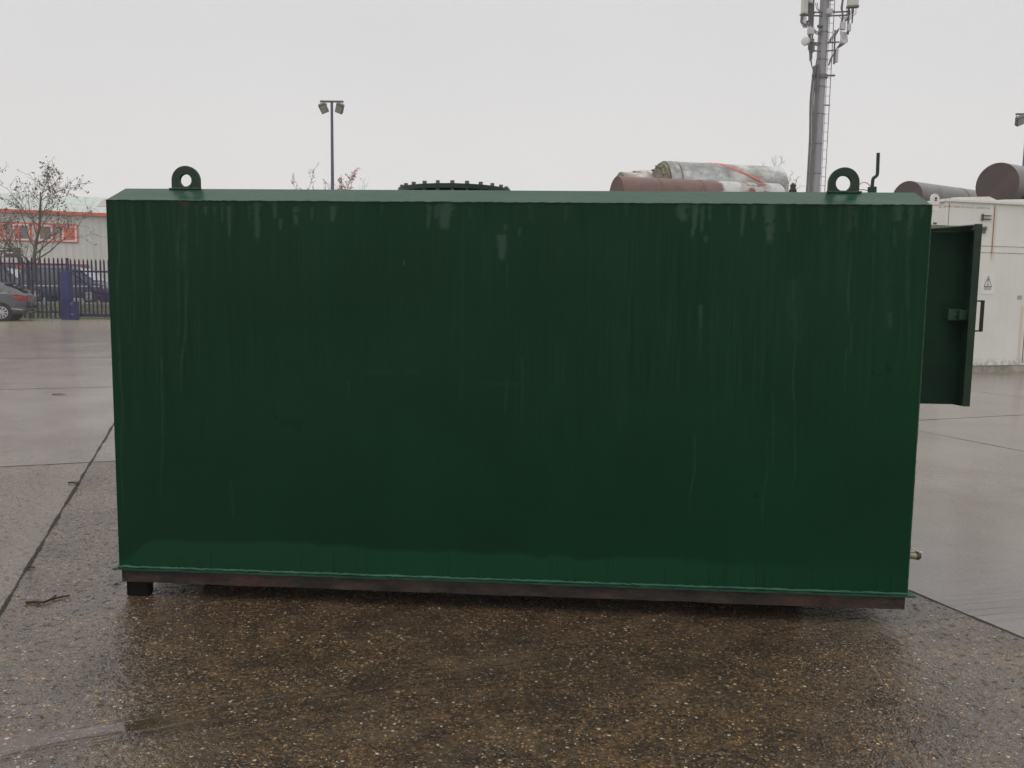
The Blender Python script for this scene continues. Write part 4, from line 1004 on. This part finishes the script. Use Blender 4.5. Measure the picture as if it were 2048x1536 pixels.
# grey hatchback (front = +x local, so it is turned to face left)
hst = [(-2.13, .48, .56, .72, .80, .60, .45), (-2.08, .34, .50, .86, .96, .78, .60), (-1.95, .28, .45, .93, 1.06, .85, .66), (-1.75, .24, .40, .95, 1.20, .885, .60), (-1.35, .20, .36, .95, 1.375, .90, .60), (-.8, .18, .34, .93, 1.47, .905, .61),
       (-.1, .18, .34, .92, 1.49, .905, .62), (.45, .18, .34, .91, 1.44, .905, .60), (.95, .18, .34, .90, 1.20, .90, .60), (1.25, .20, .36, .88, .99, .89, .66), (1.8, .22, .4, .78, .86, .86, .66), (2.1, .28, .45, .66, .72, .76, .6), (2.18, .36, .48, .58, .62, .6, .5)]
def hatch_extra(root, st):
    # rear window, tail lights, spoiler lip, bumper trim, plate
    m = MB(); m.add([(-1.985, -.56, 1.065), (-1.985, .56, 1.065), (-1.50, .50, 1.35), (-1.50, -.50, 1.35)], [(0, 1, 2, 3)]); o = m.build('rear_window', car_glass, root); 
    for v_ in o.data.vertices: v_.co += Vector((-.02, 0, .03))
    m = MB(); m.box((-1.46, 0, 1.395), (.22, 1.08, .03)); m.build('spoiler', grey_m, root, bevel=.01)
    for s in (-1, 1):
        m = MB(); m.add([(-1.60, s*.905, .93), (-1.80, s*.900, .98), (-2.03, s*.83, .94), (-2.115, s*.66, .88), (-2.125, s*.62, .76), (-2.07, s*.80, .72), (-1.88, s*.893, .78)], [(0, 1, 2, 6), (2, 3, 4, 5), (2, 5, 6)])
        o = m.build('tail_light', redg, root); sm_ = o.modifiers.new('thick', 'SOLIDIFY'); sm_.thickness = .03; sm_.offset = 0
    m = MB(); m.box((-2.12, 0, .50), (.05, 1.3, .16)); m.build('bumper_insert', black_m, root, bevel=.02)
    m = MB(); m.box((-2.135, 0, .45), (.03, 1.42, .018)); m.build('bumper_trim', plate, root)
    for s in (-1, 1):
        m = MB(); m.tube([(-1.98, s*.845, .43), (-1.62, s*.912, .455)], .012, 6); m.build('bumper_trim', plate, root)
        m = MB(); m.tube([(-1.5, s*.86, 1.02), (-.4, s*.885, .965), (.8, s*.885, .95)], .010, 6); m.build('window_trim', plate, root)
cx, cyy = at(9, 627, 31.6).x, 31.6
yaw = R_(198)
w_off = Vector((-1.30, 0, 0)); w_off.rotate(Euler((0, 0, yaw)))
vehicle('parked_car', (cx-w_off.x, cyy-w_off.y+.2, 0), yaw, hst, [(-1.40, -.62, -.66, -1.22), (-.56, .35, .22, -.6), (.42, .98, .55, .30)], grey_m, 1.81, (-1.30, 1.32), .315, 'metallic grey hatchback parked in the yard with its rear towards the gate', 'parked cars', extra=hatch_extra)
# navy people carrier beyond the fence, facing right
vst = [(-2.35, .42, .5, 1.05, 1.62, .80, .62), (-2.3, .3, .42, 1.08, 1.82, .9, .70), (-2.0, .25, .4, 1.10, 1.92, .95, .74), (-1.0, .22, .38, 1.10, 1.95, .96, .76), (.4, .22, .38, 1.09, 1.93, .96, .76), (.75, .22, .38, 1.08, 1.84, .96, .74),
       (1.35, .22, .38, 1.05, 1.38, .95, .72), (1.62, .24, .4, 1.02, 1.14, .93, .74), (2.15, .26, .42, .88, .98, .90, .72), (2.42, .32, .46, .70, .78, .80, .62), (2.5, .4, .5, .6, .66, .66, .5)]
def van_extra(root, st):
    m = MB(); m.add([(.80, -.66, 1.80), (.80, .66, 1.80), (1.60, .70, 1.16), (1.60, -.70, 1.16)], [(0, 1, 2, 3)]); o = m.build('windscreen', paint('pale_glass', (.25, .28, .3), .06, .1, 2, spec=1), root)
    for v_ in o.data.vertices: v_.co += Vector((.02, 0, .03))
    for s in (-1, 1): m = MB(); m.box((0.0, s*.968, .86), (4.1, .016, .05)); m.build('body_highlight', plate, root)  # pale strip standing in for the highlight along the body side
    for s in (-1, 1):
        m = MB(); m.add([(2.2, s*.9, .86), (2.44, s*.76, .78), (2.47, s*.6, .66), (2.28, s*.88, .68)], [(0, 1, 2, 3)]); o = m.build('headlight', paint('headlamp_glass', (.6, .6, .62), .1, .05), root); q_ = o.modifiers.new('t', 'SOLIDIFY'); q_.thickness = .03; q_.offset = 0
        m = MB(); m.box((.95, s*1.06, 1.15), (.12, .16, .16)); m.build('mirror', navy_m, root, bevel=.03)
    m = MB(); m.box((2.49, 0, .6), (.03, .9, .14)); m.build('grille', black_m, root)
VD = 47.0
va_, vb_ = at(88, 595, VD), at(196, 595, VD)
vehicle('people_carrier', ((va_.x+vb_.x)/2+.0, VD, BZ+.002), 0, vst, [(-2.15, -1.3, -1.28, -2.05), (-1.22, -.15, -.15, -1.2), (-.08, .95, .72, -.08)], navy_m, 1.92, (-1.47, 1.47), .33, 'dark navy people carrier parked on the road beyond the gate, facing right', 'parked cars', extra=van_extra)
a_ = at(58, 595, 50.0)
vehicle('people_carrier', (a_.x-1.47-.25, 50.0, BZ+.002), 0, vst, [(-2.15, -1.3, -1.28, -2.05), (-1.22, -.15, -.15, -1.2), (-.08, .95, .72, -.08)], paint('blue_black_car_paint', (.03, .033, .055), .3, .15, 2, spec=.5), 1.92, (-1.47, 1.47), .33, 'dark van behind the grey hatchback, half hidden by tree trunks', 'parked cars', extra=van_extra)

# ================================================================== INDUSTRIAL UNIT (left)
UD = 60.0
bo = at(0, 600, UD); ub = R_(20.4); UA = Vector((math.cos(ub), math.sin(ub), 0)); UB = Vector((-math.sin(ub), math.cos(ub), 0))
UO = Vector((bo.x, bo.y, BZ))-UA*25
unitb = empty('industrial_unit', UO, ub); tag(unitb, 'pale grey clad industrial unit with red gutter and red framed windows at left', 'building')
def un(px, py, dep=0):
    d = ray(px, py); t = (UO+UB*dep-EO).dot(UB)/d.dot(UB); P = EO+d*t-UO; return Vector((P.dot(UA), dep, P.z))
gz = un(100, 426).z; UL = 70; UW = 26
def clad():
    M = Mat('grey_cladding'); P = M.coord(); x, y, z = M.xyz(P)
    rib = (x*14)._m('SINE'); n = M.noise(M.scaled(P, (6, 6, .4)), 1, 5); n2 = M.noise(P, .5, 3)
    k = M.mix(n2.rng(.3, .7), (.58, .59, .54), (.68, .69, .63)); k = M.mix(rib.rng(.6, 1)*.22, k, (.28, .28, .25)); k = M.mix(n.rng(.5, .75)*.25, k, (.36, .32, .24))
    M.link(k, 'Base Color'); M.set(Roughness=.6); M.bump(rib, .02); return M.m
CLM = clad()
m = MB(); m.box((UL/2, UW/2, gz/2), (UL, UW, gz)); m.build('wall', CLM, unitb)
rm_ = Mat('roof_sheet'); P = rm_.coord(); x, y, z = rm_.xyz(P); rib = (x*9)._m('SINE'); n = rm_.noise(rm_.scaled(P, (.25, .7, 1)), 1, 4)
k = rm_.mix(rib.rng(.3, 1)*.35, (.42, .47, .44), (.52, .56, .53)); k = rm_.mix(n.rng(.5, .65)*.5, k, (.36, .36, .33)); rm_.link(k, 'Base Color'); rm_.set(Roughness=.6); rm_.bump(rib, .03)
rz_ = un(150, 392.5, 10.5).z; m = MB()
m.add([(-.3, -.25, gz+.12), (UL+.3, -.25, gz+.12), (UL+.3, 10.5, rz_), (-.3, 10.5, rz_), (UL+.3, 21.5, gz+.1), (-.3, 21.5, gz+.1)], [(0, 1, 2, 3), (3, 2, 4, 5), (0, 3, 5), (1, 4, 2)])
m.build('roof', rm_.m, unitb)
m = MB(); a = un(168, 415, 0).x
al_ = (rz_-gz-.12)/10.75
m.add([(a+.5+xx, yy, gz+.12+(yy+.25)*al_+.03) for xx, yy in ((0, 3.8), (16, 3.8), (16, 9), (0, 9))], [(0, 1, 2, 3)])
m.build('rooflight', paint('dirty_rooflight', (.33, .32, .28), .6, .3, 1, stretch=(.3, 1, 1)), unitb)
redt = paint('red_trim', (.68, .10, .04), .45, .12, 3)
h_ = (un(100, 422).z-un(100, 428.6).z)
m = MB(); m.box((UL/2, -.2, gz+.02), (UL+.4, .3, h_)); m.build('gutter', redt, unitb)
wf = paint('pinkish_window_frame', (.85, .60, .56), .5, .08); wg = paint('dim_office_glass', (.11, .10, .105), .12, .25, 1.5, spec=.8)
redbl = paint('red_blind', (.66, .12, .07), .7, .15, 2); wpan = paint('white_panel', (.55, .5, .47), .6, .1, 2); brownbl = paint('brown_blind', (.2, .14, .12), .7, .2, 2)
wz0, wz1 = un(80, 484).z, un(80, 446).z
def ub_(px): return un(px, 465).x
m = MB(); xa, xb = ub_(-240), ub_(156.5); m.box(((xa+xb)/2, -.03, (wz0+wz1)/2), (xb-xa, .08, wz1-wz0)); m.build('window_band', redt, unitb)
for i, (p0_, p1_, mt) in enumerate([(26, 60, 'half'), (76, 106, 'brown'), (124, 154, 'red'), (-24, 12, 'red'), (-74, -40, 'dark'), (-124, -90, 'red')]):
    xa, xb = ub_(p0_), ub_(p1_); zc_, hh_ = (wz0+wz1)/2-.02, (wz1-wz0)*.86
    m = MB(); t_ = .13
    m.box((xa+t_/2, -.09, zc_), (t_, .06, hh_)); m.box((xb-t_/2, -.09, zc_), (t_, .06, hh_)); m.box(((xa+xb)/2, -.09, zc_-hh_/2+t_/2), (xb-xa-2*t_, .06, t_)); m.box(((xa+xb)/2, -.09, zc_+hh_/2-t_/2), (xb-xa-2*t_, .06, t_))
    w0 = m.build('window', wf, unitb)
    m = MB(); m.box(((xa+xb)/2, -.078, zc_), (xb-xa-2*t_, .012, hh_-2*t_)); m.build('pane', {'half': wg, 'dark': wg, 'brown': brownbl, 'red': redbl}[mt], w0)
    if mt == 'half':
        m = MB(); m.box((xa+t_+(xb-xa)*.16, -.088, zc_), ((xb-xa)*.30, .006, hh_-2*t_-.02)); m.build('blind', redbl, w0)
for p0_, p1_ in ((108, 122), (62, 75), (13, 25)):
    xa, xb = ub_(p0_), ub_(p1_); m = MB(); m.box(((xa+xb)/2, -.085, (wz0+wz1)/2-.02), ((xb-xa)*.55, .03, (wz1-wz0)*.8)); m.build('infill_panel', wpan, unitb)
# ground floor: red fascia, glazing and red door
z1_, z0_ = un(100, 527.5).z, un(100, 534).z; xa, xb = ub_(-150), ub_(176)
m = MB(); m.box(((xa+xb)/2, -.35, (z0_+z1_)/2), (xb-xa, .7, z1_-z0_)); m.build('canopy', paint('dark_red_fascia', (.30, .05, .045), .5, .15), unitb)
m = MB(); m.box((xb-.25, -.3, z0_-.35), (.5, .5, .7)); m.build('canopy_end', redt, unitb)
for k in range(9):
    xx = ub_(168-k*12); m = MB(); m.box((xx, -.04, (z0_+.3)/2), (.32, .05, z0_-.3)); m.build('glazing_bar', wpan, unitb)
m = MB(); m.box((ub_(60), -.015, (z0_+.3)/2), (ub_(172)-ub_(-40), .03, z0_-.3)); m.build('shopfront_glass', wg, unitb)
# black sign board standing before the unit
so_ = at(18, 505, 52.0); m = MB(); sb = empty('sign_board', (at(-8, 505, 52).x, 52.0, BZ)); tag(sb, 'black notice board with white lettering bars behind the left end of the fence', 'sign')
def sl_(px, py): return at(px, py, 52.0)-Vector((sb.location.x, 52.0, BZ))
blk = paint('black_board', (.030, .028, .026), .5, .2, 3)
a, b = sl_(-60, 494.5), sl_(42, 515.5); m = MB(); m.box(((a.x+b.x)/2, 0, (a.z+b.z)/2), (b.x-a.x, .08, a.z-b.z)); bd = m.build('board', blk, sb)
for px in (-50, 36): q_ = sl_(px, 515); m = MB(); m.box((q_.x, .09, q_.z/2+.3), (.1, .09, q_.z+.6)); m.build('leg', blk, sb)
def strip_(x0, x1, y0, y1, mt, nm):
    a, b = sl_(x0, y0), sl_(x1, y1); m = MB(); m.box(((a.x+b.x)/2, -.043, (a.z+b.z)/2), (b.x-a.x, .004, a.z-b.z)); m.build(nm, mt, bd)
wl_ = paint('white_lettering', (.75, .75, .72), .5, .05); yl_ = paint('yellow_mark', (.7, .68, .1), .5, .05)
strip_(-40, 15, 497.3, 499.8, wl_, 'lettering'); strip_(13.5, 31, 504, 506.6, wl_, 'lettering'); strip_(4, 8, 504, 513, wl_, 'lettering'); strip_(-12, 1.5, 504, 508, yl_, 'emblem'); strip_(-12, 1.5, 510, 513, yl_, 'emblem')
# red and white barrier post by the unit
m = MB(); a, b = at(3, 530, 50), at(8.5, 566, 50)
rp = empty('door_frame', (a.x, 51.5, BZ)); tag(rp, 'tall red post with a white edge behind the left end of the fence', 'post')
hgt = at(5, 531, 51.5).z-BZ; m = MB(); m.box((.10, 0, hgt/2), (.20, .1, hgt)); m.build('panel', redt, rp); m = MB(); m.box((.42, 0, hgt/2), (.10, .1, hgt)); m.build('panel', wl_, rp); m = MB(); m.box((.26, 0, hgt-.05), (.42, .08, .1)); m.build('top_rail', redt, rp)

# ================================================================== TREES
bark = paint('grey_bark', (.13, .115, .095), .85, .3, 7, bump=.004, stretch=(1, 1, .3)); twigm = paint('twig_bark', (.15, .125, .105), .85, .3, 7)
leafA = paint('brown_dead_leaf', (.12, .072, .038), .7, .45, 3); leafB = paint('orange_dead_leaf', (.42, .18, .08), .7, .35, 3)
def rv(s=1): return Vector((random.gauss(0, s), random.gauss(0, s), random.gauss(0, s)))
def tree(name, base, H, seed, label, r0=.1, leaves=300, leafm=leafA, spread=.5, first=.3, leafsize=.06, stems=None, upright=.35, levels=3, nb=9, group=None, lean=(0, 0), tipthin=.006):
    random.seed(seed); root = empty(name, base); tag(root, label, 'tree', group)
    T = MB(); K = MB(); Lf = MB(); tips = []
    def limb(p, d, L, r, lev, mb):
        n = max(3, int(L/.28)); pts = [p.copy()]; rs = [r]; q = p.copy()
        for i in range(n):
            d = (d+rv(.10 if lev else .035)+Vector((0, 0, upright*.12*(lev > 0)))).normalized(); q = q+d*(L/n); pts.append(q.copy()); rs.append(max(tipthin, r*(1-.80*(i+1)/n)))
        mb.tube(pts, rs, 8 if lev == 0 else (6 if lev == 1 else 4))
        if lev >= 2: tips.extend(pts[len(pts)//3:])
        if lev < levels:
            k = nb if lev == 0 else (6 if lev == 1 else 4)
            for j in range(k):
                t = (first if lev == 0 else .25)+(1-(first if lev == 0 else .25))*(j+random.random()*.8)/k; i = min(len(pts)-2, int(t*n)); bp = pts[i].lerp(pts[i+1], t*n-i if t*n-i < 1 else .5)
                ax = (pts[i+1]-pts[i]).normalized(); side = ax.cross(rv()).normalized(); a = R_(random.uniform(30, 58))*(1.1 if lev == 0 else 1)
                nd = (ax*math.cos(a)+side*math.sin(a)*(1 if lev else 1)); nl = L*(random.uniform(.45, .68)*(1-.45*t) if lev == 0 else random.uniform(.35, .6))*(spread/.5)
                limb(bp, nd, nl, max(tipthin, rs[i]*(.5 if lev == 0 else .55)), lev+1, T if lev+1 <= 1 else K)
    for (ox, dvec, hh, rr) in (stems or [((0, 0, 0), (lean[0], lean[1], 1), H, r0)]):
        limb(Vector(ox), Vector(dvec).normalized(), hh, rr, 0, T)
    for i in range(leaves):
        p = random.choice(tips)+rv(.04); s = leafsize*random.uniform(.5, 1.3); a, b = rv().normalized()*s, rv().normalized()*s*.7
        nrm = a.cross(b).normalized()*s*.25
        Lf.add([p, p+a*.5+b*.5+nrm, p+a, p+a*.5-b*.5+nrm], [(0, 1, 2, 3)])
    T.build('trunk', bark, root, smooth=50); c_ = K.build('crown', twigm, root)
    if leaves: Lf.build('leaves', leafm, c_)
    return root
tb1 = at(66, 600, 36.5); TZ = .16
tree('plane_tree', (tb1.x-.1, 36.5, TZ), 5.2, 24, 'bare young tree with a few brown leaves behind the fence, left of the tank', r0=.12, leaves=800, leafsize=.115, first=.2, nb=18, spread=.46, upright=.7)
tb2 = at(60, 600, 37.6)
tree('plane_tree', (tb2.x, 37.6, TZ+.06), 6.4, 33, 'leaning leafless tree just left of the straight one, crossing the black sign', r0=.10, leaves=460, leafsize=.13, stems=[((0, 0, 0), (-.36, 0, 1), 5.7, .11)], nb=12, first=.4, spread=.38, upright=.7)
tb3 = at(21, 600, 37)
tree('plane_tree', (tb3.x-.1, 37.0, TZ+.05), 6.0, 5, 'brown trunked tree at the left edge of the photo behind the grey hatchback', r0=.13, leaves=400, leafsize=.12, spread=.4, stems=[((0, 0, 0), (-.12, 0, 1), 5.6, .12)], nb=10, first=.45)
tl_ = at(655, 600, 48)
tree('autumn_tree', (tl_.x, 48, BZ), 6.9, 12, 'thin tree with orange leaves behind the left lamp post', r0=.13, leaves=1100, leafm=leafB, leafsize=.11, nb=16, first=.4, spread=.27, upright=.7)
tl_ = at(612, 600, 50)
tree('autumn_tree', (tl_.x, 50, BZ), 6.7, 14, 'sparse tree left of the orange leaved one, just topping the tank', r0=.11, leaves=420, leafm=leafB, leafsize=.11, nb=12, first=.4, spread=.30, upright=.6)
tl_ = at(735, 600, 52)
tree('autumn_tree', (tl_.x, 52, BZ), 5.9, 15, 'tree whose topmost twigs peep over the tank right of the lamp post', r0=.10, leaves=260, leafm=leafB, leafsize=.09, nb=10, first=.4, spread=.42, upright=.6)
for px, h, sd_, lb in ((1530, 7.2, 41, 'tall bare twiggy tree behind the long grey silencer'), (1572, 6.7, 43, 'bare twiggy tree between the silencer pile and the phone mast')):
    t_ = at(px, 600, 48); tree('bare_tree', (t_.x, 48, BZ), h, sd_, lb, r0=.10, leaves=0, nb=10, first=.4, spread=.36, upright=.9)

# ================================================================== HAZE
m = MB(); m.box((0, 60, 19), (300, 150, 42)); hz = m.build('haze', None)
hm = bpy.data.materials.new('haze'); hm.use_nodes = True; t = hm.node_tree; t.nodes.clear()
vo = t.nodes.new('ShaderNodeVolumePrincipled'); vo.inputs['Color'].default_value = (.95, .95, .96, 1); vo.inputs['Density'].default_value = .0019
oo = t.nodes.new('ShaderNodeOutputMaterial'); t.links.new(vo.outputs[0], oo.inputs['Volume']); hz.data.materials.append(hm); tag(hz, kind='stuff', label='thin pale winter haze over the yard', cat='haze')
